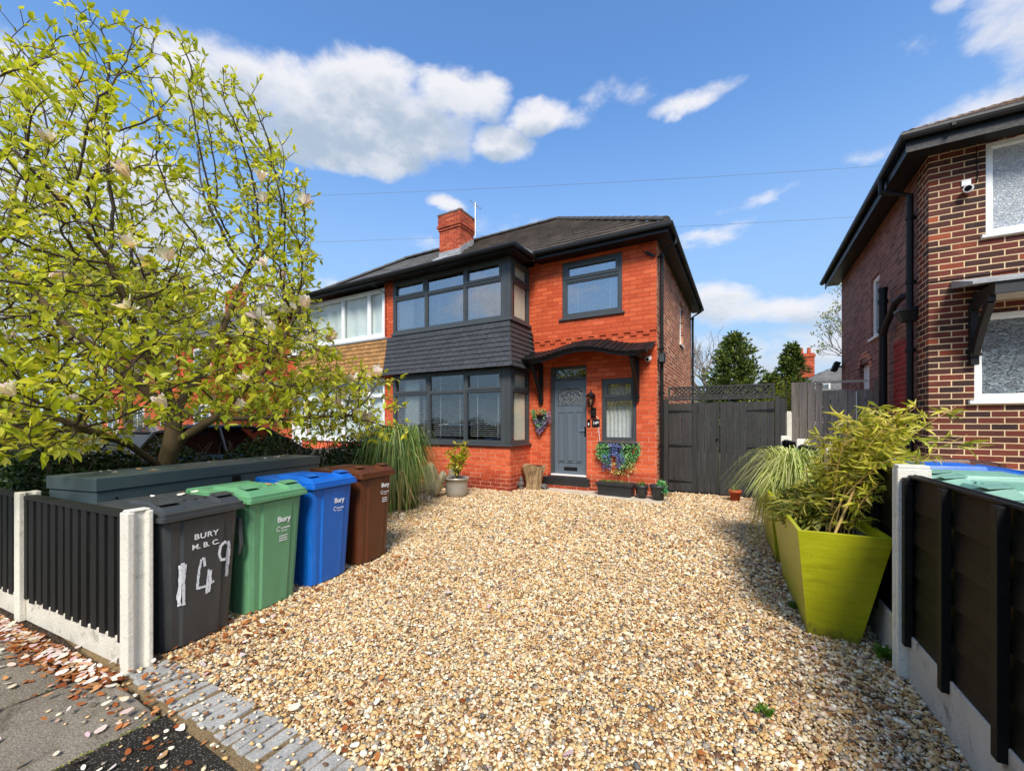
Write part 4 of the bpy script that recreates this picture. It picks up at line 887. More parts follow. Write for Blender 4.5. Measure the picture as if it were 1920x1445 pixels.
# ================================================================== bins
def bin_loops(levels):
    out = []
    for z, wd, xf, xb, pr in levels:
        h = wd/2
        front = [(xf-.045, -h), (xf-.012, -h+.012), (xf, -h+.045), (xf, -h*.60), (xf+pr, -h*.53), (xf+pr, 0), (xf+pr, h*.53), (xf, h*.60), (xf, h-.045), (xf-.012, h-.012), (xf-.045, h)]
        side = [(xf-.16, h), (xf-.18, h-pr), ((xf+xb)/2, h-pr), (xb+.10, h-pr), (xb+.08, h), (xb+.03, h), (xb, h-.03)]
        back = [(xb, -h+.03), (xb+.03, -h), (xb+.08, -h), (xb+.10, -h+pr), ((xf+xb)/2, -h+pr), (xf-.18, -h+pr), (xf-.16, -h)]
        out.append([(x, y, z) for x, y in front+side+back])
    return out
def make_bin(loc, rz, mat, label, group, lw=.545, dark_lid=False):
    o = thing('wheelie_bin', label, 'bin', loc, R(rz), group)
    mb = MB()
    lv = []
    for z, t_ in ((.015, 0), (.03, .02), (.30, .33), (.60, .68), (.86, 1)):
        lv.append((z, .425+.065*t_, .022+.05*t_ - (.012 if z < .02 else 0), -.43-.14*t_, .013))
    mb.loft(bin_loops(lv))
    lv = [(.861, .495, .075, -.575, .006), (.866, .512, .085, -.585, .0), (.90, .515, .087, -.587, .0), (.902, .49, .07, -.57, .0)]
    mb.loft(bin_loops(lv)); mb.build('body', mat, o, local=True, bevel=.004)
    # lid
    mb = MB(); hw = lw/2
    def ring(z0, z1, ins, xo=0):  # z at front, z at back
        xf, xb = .112-ins+xo, -.60+ins*.4; r = .022
        pts = []
        for cx_, cy_, a0 in ((xf-r, hw-ins-r, 0), (xb+r, hw-ins-r, 90), (xb+r, -hw+ins+r, 180), (xf-r, -hw+ins+r, 270)):
            for k in range(5):
                a = R(a0+k*22.5); x = cx_+r*math.cos(a); y = cy_+r*math.sin(a)
                tt = (xf-x)/(xf-xb); pts.append((x, y, z0+(z1-z0)*tt+.012*math.sin(math.pi*tt)*(1-abs(y)/hw)))
        return pts
    mb.loft([ring(.876, .892, .006), ring(.876, .892, 0), ring(.902, .918, 0), ring(.903, .919, .010), ring(.926, .938, .010), ring(.930, .942, .018), ring(.934, .948, .06)])
    # raised panel and two grips on the front edge
    mb.hexa([(-.46, -hw+.10, .935), (-.02, -hw+.15, .930), (-.02, hw-.15, .930), (-.46, hw-.10, .935), (-.45, -hw+.115, .968), (-.045, -hw+.165, .960), (-.045, hw-.165, .960), (-.45, hw-.115, .968)])
    for yy in (-.10, -.035, .035, .10): mb.box(-.40, -.08, yy-.012, yy+.012, .955, .972)
    for s_ in (-1, 1):
        yc = s_*(hw-.095)
        mb.hexa([(-.11, yc-.075, .94), (.078, yc-.07, .925), (.078, yc+.07, .925), (-.11, yc+.07, .94), (-.06, yc-.055, .985), (.05, yc-.06, .958), (.05, yc+.06, .958), (-.06, yc+.055, .985)])
        mb.hexa([(-.07, yc-.06, .993), (.02, yc-.062, .975), (.02, yc+.062, .975), (-.07, yc+.06, .986), (-.07, yc-.06, .992), (.035, yc-.062, .98), (.035, yc+.062, .98), (-.07, yc+.06, .992)])
    mb.tube([(-.61, -hw+.01, .935), (-.61, hw-.01, .935)], .020, 10)
    for s_ in (-1, 1): mb.tube([(-.60, s_*(hw-.04), .935), (-.655, s_*(hw-.04), .915), (-.66, s_*(hw-.10), .905)], .016, 8)
    mb.build('lid', mat, o, local=True, bevel=.005)
    mb = MB(); mb.tube([(-.66, -hw+.09, .905), (-.66, hw-.09, .905)], .016, 10); mb.build('handle', mat, o, local=True)
    for s_ in (-1, 1):
        mb = MB(); mb.lathe([(.05, -.024), (.092, -.024), (.10, -.014), (.10, .014), (.092, .024), (.05, .024)], (-.455, s_*.235, .10), 24, 'y'); mb.build('wheel', M['tyre'], o, local=True)
    return o
def front_T(y, z, lift=.0035):
    """a plane on a bin's front panel: text x runs along +y, text y upwards"""
    sl_ = .05/.83
    X = .022+.013+sl_*(z-.03)+lift
    up = Vector((sl_, 0, 1)).normalized(); rt = Vector((0, 1, 0)); nn = rt.cross(up)
    m_ = Matrix.Identity(4); m_.col[0][:3] = rt; m_.col[1][:3] = up; m_.col[2][:3] = nn; m_.col[3][:3] = (X, y, z)
    return m_
BG = 'wheelie bins lined up beside the drive'
b1 = make_bin((-3.285, 1.395, 0), 8, M['bin_black'], 'charcoal wheelie bin with 149 brushed on it in white', BG)
b2 = make_bin((-3.375, 1.955, 0), 9, M['bin_green'], 'green wheelie bin between the charcoal and the blue bin', BG)
b3 = make_bin((-3.445, 2.535, 0), 8, M['bin_blue'], 'bright blue wheelie bin between the green and the brown bin', BG)
b4 = make_bin((-3.53, 3.14, 0), 6, M['bin_brown'], 'dark brown wheelie bin beside the tall reed clump', BG)
for b_, k_ in ((b2, 1.015), (b3, 1.04), (b4, 1.055)): b_.scale = (1, 1, k_)
text_mesh('BURY', .052, front_T(.01, .735), M['white_print'], b1, 'lettering', .0008, 1.15, spacing=1.1)
text_mesh('M. B. C.', .048, front_T(.01, .668), M['white_print'], b1, 'lettering', .0008, 1.15)
def brush(name, strokes, root, wd=.02, dx=-.028):
    mb = MB(); strokes = [[(p[0]+dx, p[1]) for p in st] for st in strokes]
    for st in strokes:
        P_ = []
        for i in range(len(st)-1):
            for k in range(6): P_.append((st[i][0]+(st[i+1][0]-st[i][0])*k/6, st[i][1]+(st[i+1][1]-st[i][1])*k/6))
        P_.append(st[-1]); L_ = []; R_ = []
        for i, p in enumerate(P_):
            a = P_[max(0, i-1)]; c = P_[min(len(P_)-1, i+1)]; dx, dy = c[0]-a[0], c[1]-a[1]; ll = math.hypot(dx, dy) or 1
            hw = wd/2*rnd.uniform(.75, 1.2); nx, ny = -dy/ll*hw, dx/ll*hw
            L_.append((p[0]+nx, p[1]+ny)); R_.append((p[0]-nx, p[1]-ny))
        n = len(P_)
        lift = .0032+.0006*strokes.index(st)
        V_ = []
        for q in L_+R_:
            T_ = front_T(q[0], q[1], lift); xoff = -.013 if abs(q[0]) > .145 else 0
            v = T_.translation; V_.append((v.x+xoff*min(1, (abs(q[0])-.145)/.02) if xoff else v.x, v.y, v.z))
        mb.add(V_, [(i, i+1, n+i+1, n+i) for i in range(n-1)])
    return mb.build(name, M['brush'], root, local=True)
brush('painted_number', [[(-.115, .575), (-.112, .48), (-.118, .36), (-.112, .305)], [(-.092, .572), (-.095, .45), (-.088, .30)], [(-.115, .575), (-.092, .575)]], b1, .021)
brush('painted_number', [[(.012, .575), (-.002, .50), (-.008, .40), (-.006, .375)], [(-.014, .382), (.05, .378), (.10, .395)], [(.062, .49), (.058, .42), (.050, .325)], [(.028, .575), (.034, .52)], [(.072, .48), (.074, .40), (.066, .33)], [(.012, .578), (.030, .575)]], b1, .017)
brush('painted_number', [[(.195, .63), (.165, .655), (.135, .63), (.128, .575), (.142, .53), (.175, .525), (.198, .555)], [(.198, .65), (.206, .58), (.200, .48), (.195, .395)], [(.188, .60), (.190, .50), (.183, .40)]], b1, .019)
def council_print(root, y, z, lines):
    text_mesh('Bury', .062, front_T(y, z), M['white_print'], root, 'lettering', .0016, 1.05)
    mb = MB()
    def rect(a, c, d0, d1): # a..c along y, d0..d1 in z
        mb.add([tuple(front_T(q, r_).translation) for q, r_ in ((a, d0), (c, d0), (c, d1), (a, d1))], [(0, 1, 2, 3)])
    zc = z-.072; k = 16
    ro, ri = [(y-.048+.020*math.cos(R(40)+i*R(290)/k), zc+.020*math.sin(R(40)+i*R(290)/k)) for i in range(k+1)], [(y-.048+.014*math.cos(R(40)+i*R(290)/k), zc+.014*math.sin(R(40)+i*R(290)/k)) for i in range(k+1)]
    mb.add([tuple(front_T(*q).translation) for q in ro+ri], [(i, i+1, k+2+i, k+1+i) for i in range(k)])
    x = y-.026
    for i in range(9):
        hgt = rnd.choice((.008, .011, .013)); rect(x, x+.008, zc-.004, zc-.004+hgt); x += .0098
    rect(y-.02, y+.008, zc-.026, zc-.019); rect(y+.012, y+.034, zc-.026, zc-.019)
    mb.build('emblem', M['white_print'], root, local=True)
    if lines:
        mb.v = []; mb.f = []
        for j in range(3):
            zz = zc-.066-j*.019; x = y-.040
            while x < y+.036:
                l = rnd.uniform(.008, .018); rect(x, min(x+l, y+.04), zz, zz+.009); x += l+.003
        mb.build('small_print', M['white_print'], root, local=True)
council_print(b2, .055, .70, True); council_print(b3, .06, .735, False); council_print(b4, .115, .775, True)
# sweeping handle shape hanging at the side of the charcoal bin and the ring scratch on the blue one
mb = MB(); mb.tube([(-.02, .262, .80), (.03, .275, .78), (.045, .278, .60), (.03, .272, .52)], [.012, .016, .015, .008], 8); mb.tube([(-.02, .262, .80), (-.0, .27, .70), (.035, .277, .64)], .006, 6); mb.build('strap', M['bin_black'], b1, local=True)
NG = 'bins behind the black lap fence'
for nb_ in (make_bin((1.00, 3.02, .10), 183, M['bin_sky_sheen'], 'nearest green bin with sky sheen in its colour, showing its lid over the black lap fence', NG, .60), make_bin((1.02, 3.72, .10), 182, M['bin_sky_sheen'], 'green bin with sky sheen in its colour, between the nearest bin and the blue bin over the fence', NG, .60),
            make_bin((1.06, 4.42, .10), 184, M['bin_blue'], 'blue bin showing its lid over the black lap fence', NG, .60), make_bin((1.22, 5.15, .10), 184, M['bin_brown'], 'brown bin showing its lid beside the brown brick house', NG, .60)): nb_.scale = (1, 1, 1.12)

# ================================================================== storage box
o = thing('storage_box', 'long grey green storage box behind the bins, its lid strewn with petals', 'storage box', (-4.15, 1.122, 0), R(12.6))
mb = MB(); mb.box(-.555, 0, 0, 2.21, .03, .985); mb.box(-.55, -.005, .005, 2.205, .985, .992); mb.build('body', M['box_green'], o, local=True, bevel=.006)
mb = MB(); mb.box(-.568, .012, -.012, 2.222, .993, 1.094); mb.build('lid', M['box_green'], o, local=True, bevel=.006)
mb = MB(); mb.lathe([(.008, 0), (.008, .006)], (.0, .12, .93), 10, 'x'); mb.box(.001, .012, 1.06, 1.14, .92, .98); mb.build('lock', M['black_plastic'], o, local=True)

# ================================================================== left front fence
LF_A = 4.8
o = thing('front_fence', 'low black feather edge fence with white concrete posts along the pavement', 'fence', (-3.215, 1.045, 0), R(LF_A))
def lpost(x, first=False):
    mb = MB()
    if first: mb.prism([(x+.04, -.06), (x+.04, -.025), (x+.018, -.012), (x+.018, .03), (x+.04, .045), (x+.04, .07), (x-.05, .07), (x-.05, .03), (x-.03, .022), (x-.03, -.014), (x-.05, -.022), (x-.05, -.06)], 0, .965, 'z'); mb.prism([(x+.03, -.05), (x+.03, .06), (x-.04, .06), (x-.04, -.05)], .965, .978, 'z')
    else: mb.prism([(x+.045, -.06), (x+.045, -.02), (x+.025, -.012), (x+.025, .02), (x+.045, .028), (x+.045, .06), (x-.045, .06), (x-.045, .028), (x-.025, .02), (x-.025, -.012), (x-.045, -.02), (x-.045, -.06)], 0, .975, 'z')
    return mb.build('post', M['white_post'], o, local=True, bevel=.007)
for k in range(4): lpost(-k*1.585, k == 0)
for k in range(3):
    xa, xb = -k*1.585-.03, -(k+1)*1.585+.03
    mb = MB(); mb.box(xb, xa, -.020, .020, 0, .175); mb.build('gravel_board', M['white_board'], o, local=True, bevel=.006)
    mb = MB(); mb.box(xb, xa, .004, .026, .176, .92); mb.box(xb, xa, -.035, .034, .925, .95)
    x = xb
    while x < xa-.02:
        e = min(x+.118, xa); j = rnd.uniform(-.003, .003); zb = .165+rnd.uniform(-.012, .006); mdl = x+(e-x)*.42
        for u0, u1, d0, d1 in ((x, mdl, -.034, -.026), (mdl, e, -.010, -.002)):
            mb.hexa([(u0, d0+j, zb), (u1, d1+j, zb), (u1, .003, zb), (u0, .003, zb), (u0, d0+j, .924), (u1, d1+j, .924), (u1, .003, .924), (u0, .003, .924)])
        x += .118
    mb.build('fence_panel', M['fence_black'], o, local=True)

# ================================================================== right fence
RA = math.degrees(math.atan(.034))
o = thing('side_fence', 'black horizontal lap fence with white concrete posts dividing the two drives', 'fence', (.855, 3.25, 0), R(RA))
def rpost(y, zt, wd=.10):
    mb = MB(); mb.prism([(-.075, y-.045), (.075, y-.045), (.075, y-.02), (.06, y-.018), (.06, y+.018), (.075, y+.02), (.075, y+.045), (-.075, y+.045), (-.075, y+.02), (-.06, y+.018), (-.06, y-.018), (-.075, y-.02)], 0, zt-.02, 'z')
    mb.prism([(-.07, y-.04), (.07, y-.04), (.07, y+.04), (-.07, y+.04)], zt-.02, zt, 'z')
    return mb.build('post', M['white_post'], o, local=True, bevel=.006)
for y, zt in ((0, 1.255), (1.93, 1.245), (3.86, 1.275), (5.72, 1.27), (-1.94, 1.26)): rpost(y, zt)
for k, (ya, yb) in enumerate(((-1.89, -.05), (.05, 1.88), (1.98, 3.81), (3.91, 5.67))):
    mb = MB(); mb.box(-.028, .022, ya, yb, 0, .285); mb.build('gravel_board', M['grey_board'] if k == 0 else M['white_board'], o, local=True, bevel=.006)
    mb = MB(); n = 5; hh = (1.185-.27)/n
    for i in range(n):
        z0 = .27+i*hh; j = rnd.uniform(-.003, .003)
        mb.hexa([(-.012-.008+j, ya, z0), (.004, ya, z0), (.004, yb, z0), (-.012-.008+j, yb, z0), (-.006, ya, z0+hh+.02), (.002, ya, z0+hh+.02), (.002, yb, z0+hh+.02), (-.006, yb, z0+hh+.02)])
    mb.box(-.03, .03, ya, yb, 1.186, 1.20)
    for q in range(5):
        y = yb-.045-.452*q; mb.box(-.058, -.021, y, y+.045, .22, 1.185); mb.box(.005, .03, y, y+.045, .288, 1.185)
    mb.build('fence_panel', M['fence_black_h'], o, local=True, bevel=.003)

# ================================================================== gate
o = thing('side_gate', 'charcoal double board gate with lattice on top between the two houses', 'gate', (-.42, 9.47, 0))
GX = -.42
def boards(mb, x0, x1, z0, z1, y, wd, top=0.):
    x = x0
    while x < x1-.01:
        e = min(x+wd, x1); dz = rnd.uniform(-.012, .012); mb.box(x+.003, e-.003, y-.012+rnd.uniform(-.003, .003), y+.010, z0+rnd.uniform(-.01, .01), z1+dz+top*((x-x0)/(x1-x0))); x = e
for a, c in ((-1.43, -.44), (-.43, .52)):
    mb = MB(); boards(mb, a, c, .05, 1.93, 9.46, .118)
    for z in (.25, .98, 1.72): mb.box(a, c, 9.473, 9.51, z, z+.09)
    lf = mb.build('gate_leaf', M['gate_black'], o)
    for z in (.22, .98, 1.72):
        s_ = 1 if a < -1 else -1; x0 = a+.01 if s_ > 0 else c-.01
        m_ = MB(); m_.hexa([(x0, 9.437, z), (x0+s_*.46, 9.437, z+.022), (x0+s_*.46, 9.445, z+.022), (x0, 9.445, z), (x0, 9.437, z+.06), (x0+s_*.46, 9.437, z+.036), (x0+s_*.46, 9.445, z+.036), (x0, 9.445, z+.06)]); m_.build('hinge', M['black_paint'], lf)
mb = MB(); mb.lathe([(.012, -.05), (.022, -.045), (.024, -.03), (.010, -.02), (.010, 0)], (-.475, 9.45, 1.18), 14, 'y'); mb.build('knob', M['black_plastic'], o)
mb = MB(); mb.box(-1.53, -1.435, 9.43, 9.53, 0, 1.98); mb.box(.525, .60, 9.43, 9.53, 0, 1.98); mb.box(-1.53, .60, 9.46, 9.52, 1.985, 2.03); boards(mb, .60, .72, .03, 1.97, 9.47, .1); mb.build('gate_frame', M['gate_black'], o, bevel=.003)
mb = MB(); X0, X1, Z0, Z1 = -1.44, .52, 2.04, 2.28
mb.box(X0, X1, 9.46, 9.50, Z0, Z0+.035); mb.box(X0, X1, 9.46, 9.50, Z1-.035, Z1)
for x in (X0, -.86, X1-.035): mb.box(x, x+.035, 9.455, 9.505, Z0, Z1)
h = Z1-Z0-.06
x = X0-.2
while x < X1:
    for s_ in (1, -1):
        pts = []
        a0 = (x, Z0+.03) if s_ > 0 else (x+h, Z0+.03); a1 = (x+h, Z1-.03) if s_ > 0 else (x, Z1-.03)
        if a0[0] > X0 and a1[0] > X0 and a0[0] < X1 and a1[0] < X1:
            yy = 9.472 if s_ > 0 else 9.488; wv = .018
            mb.hexa([(a0[0]-wv, yy-.006, a0[1]), (a0[0]+wv, yy-.006, a0[1]), (a0[0]+wv, yy+.006, a0[1]), (a0[0]-wv, yy+.006, a0[1]), (a1[0]-wv, yy-.006, a1[1]), (a1[0]+wv, yy-.006, a1[1]), (a1[0]+wv, yy+.006, a1[1]), (a1[0]-wv, yy+.006, a1[1])])
    x += .085
mb.build('lattice', M['gate_black'], o)
# grey board fence beyond
o = thing('board_fence', 'weathered grey vertical board fence beside the brown brick house', 'fence', (1.65, 10.0, 0))
mb = MB(); x = .83
i = 0
while x < 2.16:
    wd = rnd.uniform(.115, .14); zt = 2.31 if (i < 4 or x > 2.02) else 2.14
    mb.box(x+.004, x+wd-.007, 9.99+rnd.uniform(-.006, .006), 10.012, .05, zt+rnd.uniform(-.012, .012)); x += wd; i += 1
mb.build('board_panel', M['grey_timber'], o)
mb = MB(); mb.box(1.28, 2.02, 9.965, 9.988, 2.275, 2.315); mb.build('top_rail', M['rail_timber'], o)
mb = MB()
for z in (.4, 1.2, 1.9): mb.box(.84, 2.18, 10.014, 10.06, z, z+.08)
mb.build('rail', M['grey_timber'], o)
mb = MB(); mb.box(1.845, 1.86, 9.968, 9.986, .6, 2.10); mb.build('white_strip', M['white_upvc'], o)
o = thing('gate_post', 'white concrete post standing between the charcoal gate and the grey boards', 'post', (.755, 9.62, 0))
mb = MB(); mb.prism([(-.05, -.05), (.05, -.05), (.05, .05), (-.05, .05)], 0, 1.70, 'z'); mb.build('shaft', M['white_post'], o, local=True, bevel=.008); mb = MB(); mb.prism([(-.042, -.042), (.042, -.042), (.042, .042), (-.042, .042)], 1.70, 1.73, 'z'); mb.build('cap', M['white_post'], o, local=True, bevel=.008)

# ================================================================== lime planters
def planter(loc, L, label):
    o = thing('trough_planter', label, 'planter', loc, R(3.0), 'lime green tapered planters')
    t_ = .028
    def ring(z, ins):
        k = z/.775; x0, x1 = .085*(1-k)+ins, .345+.13*k-ins+.03; y0, y1 = .17*(1-k)+ins, L-.17*(1-k)-ins
        return [(x0, y0, z), (x1, y0, z), (x1, y1, z), (x0, y1, z)]
    mb = MB(); mb.loft([ring(0, 0), ring(.26, 0), ring(.52, 0), ring(.775, 0), ring(.775, t_), ring(.70, t_)], cap=False); mb.add(ring(0, 0), [(0, 1, 2, 3)]); mb.build('shell', M['lime'], o, local=True, bevel=.003)
    mb = MB(); mb.loft([ring(.699, t_+.001), ring(.6, t_+.001), ring(.58, t_+.001)], cap=False); mb.build('inner_lining', M['lime_in'], o, local=True)
    mb = MB(); mb.add(ring(.64, t_+.003), [(0, 1, 2, 3)]); mb.build('compost', M['soil'], o, local=True)
    return o
planter((.315, 3.375, 0), 1.55, 'lime green tapered planter full of bamboo nearest the white post')
planter((.225, 5.02, 0), 1.35, 'lime green tapered planter under the arching pale grass')

# ================================================================== small things by the wall
def pot(name, label, loc, prof, mat, cat='plant pot', group=None, ribs=False):
    o = thing(name, label, cat, loc, 0, group)
    mb = MB(); mb.lathe(prof, (0, 0, 0), 36); mb.build('pot', mat, o, local=True, smooth=False)
    return o
def set_smooth(o):
    for c in o.children:
        if c.type == 'MESH' and c.name.startswith('pot'):
            for p in c.data.polygons: p.use_smooth = len(p.vertices) == 4
def soil_disc(o, r, z):
    mb = MB(); mb.lathe([(r, z-.01), (r*.9, z), (r*.4, z+.008)], (0, 0, 0), 24); mb.build('compost', M['soil'], o, local=True)
PG = 'charcoal pots by the door'
def smallpot(loc, s_, label):
    o = pot('plant_pot', label, loc, [(.095*s_, 0), (.125*s_, .20*s_), (.128*s_, .215*s_), (.142*s_, .217*s_), (.146*s_, .265*s_), (.135*s_, .267*s_), (.128*s_, .225*s_), (.05*s_, .225*s_)], M['pot_black'], group=PG); soil_disc(o, .126*s_, .235*s_); set_smooth(o); return o
p1 = smallpot((-1.765, 8.33, .022), .95, 'charcoal round pot with short sprigs between the trough and the corner pot')
p2 = smallpot((-1.445, 8.27, .022), 1.08, 'charcoal round pot with trailing green leaves at the house corner')
def foliage(name, parent, P_, D_, L, Wd, mat, **k):
    V, F = leaves(np.array(P_, float), np.array(D_, float), L, Wd, **k); return npmesh(name, V, F, mat, parent, local=True)
n = 26; foliage('sprig', p1, rng.normal(0, .04, (n, 3))*[1, 1, .3]+[0, 0, .25], rng.normal(0, .5, (n, 3))+[0, 0, 1], rng.uniform(.05, .09, n), .012, M['weed'])
n = 160; a_ = rng.uniform(-.9, 1.7, n); r_ = rng.uniform(.02, .17, n); foliage('leaf', p2, np.stack([r_*np.cos(a_), r_*np.sin(a_)*.8-.02, .30-np.maximum(0, r_-.10)*2.6+rng.normal(0, .03, n)], 1), rng.normal(0, .6, (n, 3))+[.3, -.2, .5], rng.uniform(.04, .075, n), rng.uniform(.015, .026, n), M['fake_green'])
o = thing('window_trough', 'charcoal ribbed trough planter standing below the hall window', 'planter', (-2.28, 8.34, .022), R(-4))
mb = MB(); mb.loft([[(-.33, -.12, 0), (.33, -.12, 0), (.33, .12, 0), (-.33, .12, 0)], [(-.355, -.145, .215), (.355, -.145, .215), (.355, .145, .215), (-.355, .145, .215)]]); mb.box(-.385, .385, -.168, .168, .215, .265)
for i in range(30):
    x = -.325+i*.0222; mb.hexa([(x-.005, -.126, .02), (x+.005, -.126, .02), (x+.005, -.118, .02), (x-.005, -.118, .02), (x-.005, -.150, .205), (x+.005, -.150, .205), (x+.005, -.14, .205), (x-.005, -.14, .205)])
mb.build('trough', M['pot_black'], o, local=True, bevel=.004)
mb = MB(); mb.box(-.35, .35, -.14, .14, .266, .272); mb.build('compost', M['soil'], o, local=True)
n = 60; foliage('sprig', o, np.stack([rng.uniform(-.3, .3, n), rng.normal(0, .05, n), np.full(n, .272)], 1), rng.normal(0, .5, (n, 3))+[0, 0, 1], rng.uniform(.03, .065, n), .01, M['weed'])
o = pot('terracotta_pot', 'small terracotta pot with straggly grass in front of the charcoal gate', (-.15, 8.95, 0), [(.075, 0), (.10, .17), (.113, .172), (.115, .215), (.10, .217), (.095, .18), (.03, .18)], M['terracotta']); soil_disc(o, .094, .19); set_smooth(o)
n = 40; V, F = blades(rng.normal(0, .03, (n, 3))*[1, 1, 0]+[0, 0, .19], rng.uniform(0, 6.28, n), rng.uniform(.05, .16, n), rng.uniform(.03, .10, n), np.full(n, .003)); npmesh('blade', V, F, M['reed'], o, local=True)
o = pot('shrub_pot', 'round pewter pot holding a yellow green shrub before the bay', (-5.1, 6.72, 0), [(.17, 0), (.205, .03), (.222, .12), (.228, .26), (.226, .34), (.24, .345), (.262, .375), (.262, .40), (.245, .40), (.225, .37), (.1, .37)], M['pot_metal']); soil_disc(o, .225, .375); set_smooth(o)
mb = MB(); tips = []
for k in range(9):
    a = rnd.uniform(0, 6.28); l = rnd.uniform(.45, .8); base = Vector((rnd.uniform(-.03, .03), rnd.uniform(-.03, .03), .37)); v = Vector((math.cos(a)*rnd.uniform(.1, .42), math.sin(a)*rnd.uniform(.1, .42), 1)).normalized()
    pts = [base+v*l*t_+Vector((rnd.uniform(-.02, .02), rnd.uniform(-.02, .02), 0))*t_ for t_ in (0, .25, .5, .75, 1)]; mb.tube(pts, [.011, .009, .007, .005, .003], 5); tips += [(pts[i].lerp(pts[i+1], t_), v) for i in (1, 2, 3) for t_ in (.0, .2, .4, .6, .8, 1)]
mb.build('stem', M['twig'], o, local=True)
P_ = []; D_ = []
for p, v in tips:
    if rnd.random() < .10: continue
    c = p+Vector((rnd.gauss(0, .05), rnd.gauss(0, .05), rnd.gauss(0, .03)))
    for _ in range(4): P_.append(c); D_.append((rnd.gauss(0, 1), rnd.gauss(0, 1), rnd.gauss(.45, .5)))
foliage('foliage', o, P_, D_, rng.uniform(.05, .10, len(P_)), rng.uniform(.012, .020, len(P_)), M['shrub_yellow'])
# stones, stump, ornaments
SG = 'pale stones beside the reeds'
def stone(loc, size, rot, label, seed):
    import bmesh
    bm = bmesh.new(); bmesh.ops.create_icosphere(bm, subdivisions=3, radius=1); r_ = random.Random(seed); ph = [r_.uniform(0, 6) for _ in range(6)]
    for v in bm.verts:
        c = v.co; q = max(abs(c.x), abs(c.y), abs(c.z)); c *= (.55+.45/q)*.8
        c *= 1+.07*math.sin(5*c.x+ph[0])*math.sin(4*c.y+ph[1])+.05*math.sin(9*c.z+ph[2]+3*c.x)
        c.x *= size[0]; c.y *= size[1]; c.z *= size[2]
    me = bpy.data.meshes.new('rockery_stone'); bm.to_mesh(me); bm.free()
    o = finish(me, 'rockery_stone', M['stone_pale']); o.location = loc; o.rotation_euler = tuple(R(a) for a in rot); tag(o, label, 'stone', SG); return o
stone((-5.32, 6.42, .26), (.10, .24, .36), (18, 24, 30), 'tall pale stone slab leaning by the pewter pot', 3)
stone((-5.62, 6.55, .34), (.16, .16, .42), (0, -8, 12), 'upright pale stone half hidden behind the reeds', 5)
stone((-5.50, 7.15, .30), (.15, .13, .36), (0, 6, 50), 'pale stone against the bay wall, furthest back behind the pewter pot', 9)
o = thing('log_stump', 'pale split log stump standing by the bay corner', 'stump', (-4.14, 8.30, .02))
loops = []
for z, r0 in ((0, .185), (.12, .175), (.28, .20), (.42, .245), (.52, .275)):
    lp = []
    for j in range(28):
        a = 2*math.pi*j/28; r1 = r0*(1+.07*math.sin(5*a+z*3)+.05*math.sin(9*a+1.3)+rnd.uniform(-.02, .02)); lp.append((r1*math.cos(a), r1*.8*math.sin(a), z+(.03*math.sin(3*a) if z > .5 else 0)))
    loops.append(lp)
mb = MB(); mb.loft(loops); mb.build('trunk', M['stump'], o, local=True)
mb = MB(); mb.lathe([(.20, .515), (.14, .525), (.05, .53)], (0, 0, 0), 20); mb.build('hollow', M['soil'], o, local=True)
o = thing('garden_figure', 'small grey stone figure standing to the left of the log stump', 'ornament', (-4.36, 8.12, .02))
mb = MB(); mb.lathe([(.055, 0), (.06, .02), (.05, .04), (.055, .09), (.06, .13), (.045, .165), (.028, .18), (.042, .20), (.045, .225), (.036, .25), (.02, .275), (.006, .30)], (0, 0, 0), 18)
for s_ in (-1, 1): mb.tube([(s_*.05, 0, .16), (s_*.07, -.03, .12), (s_*.03, -.065, .10)], [.018, .016, .013], 8); mb.tube([(s_*.025, -.01, .03), (s_*.03, -.05, .012)], [.022, .018], 8)
mb.build('body', M['statue'], o, local=True, smooth=True)
o = thing('tortoise_ornament', 'low dark stone tortoise ornament to the right of the log stump', 'ornament', (-3.93, 8.38, .02))
mb = MB(); mb.lathe([(.085, .03), (.10, .05), (.085, .09), (.05, .115), (.01, .122)], (0, 0, 0), 20); mb.build('shell', M['statue'], o, local=True, smooth=True)
mb = MB()
for ax, ay in ((.07, -.06), (-.07, -.06), (.07, .06), (-.07, .06)): mb.tube([(ax*.8, ay*.8, .05), (ax*1.15, ay*1.2, .0)], [.03, .026], 8)
mb.tube([(-.07, -.02, .06), (-.13, -.05, .085), (-.15, -.06, .085)], [.025, .028, .02], 8); mb.build('body', M['statue'], o, local=True, smooth=True)
# wall lantern, number plate, door bell
o = thing('wall_lantern', 'black coach lantern on the brick between the front door and hall window', 'lantern', (-2.86, 8.70, 1.62))
mb = MB(); mb.box(-.055, .055, -.04, -.001, .0, .22); mb.box(-.05, .05, -.075, -.04, .03, .15); mb.tube([(0, -.04, .19), (0, -.09, .21), (-.03, -.11, .24)], .013, 8); mb.build('bracket', M['black_plastic'], o, local=True, bevel=.006)
mb = MB(); mb.cbox((0, -.07, .085), (.05, .02, .05)); mb.build('motion_sensor', M['lens'], o, local=True, bevel=.006)
mb = MB(); lx, ly = -.03, -.12
mb.lathe([(.03, .235), (.05, .25), (.055, .262)], (lx, ly, 0), 6); mb.lathe([(.11, .455), (.115, .47), (.09, .49), (.06, .525), (.03, .54), (.018, .56), (.01, .60), (.004, .61)], (lx, ly, 0), 12)
for j in range(6):
    a = j*math.pi/3; mb.tube([(lx+.052*math.cos(a), ly+.052*math.sin(a), .262), (lx+.09*math.cos(a), ly+.09*math.sin(a), .455)], .006, 5)
mb.build('lantern_frame', M['black_plastic'], o, local=True)
mb = MB(); mb.loft([[(lx+r_*math.cos(j*math.pi/3), ly+r_*math.sin(j*math.pi/3), z) for j in range(6)] for r_, z in ((.049, .265), (.086, .452))]); mb.build('glass', M['lantern_glass'], o, local=True)
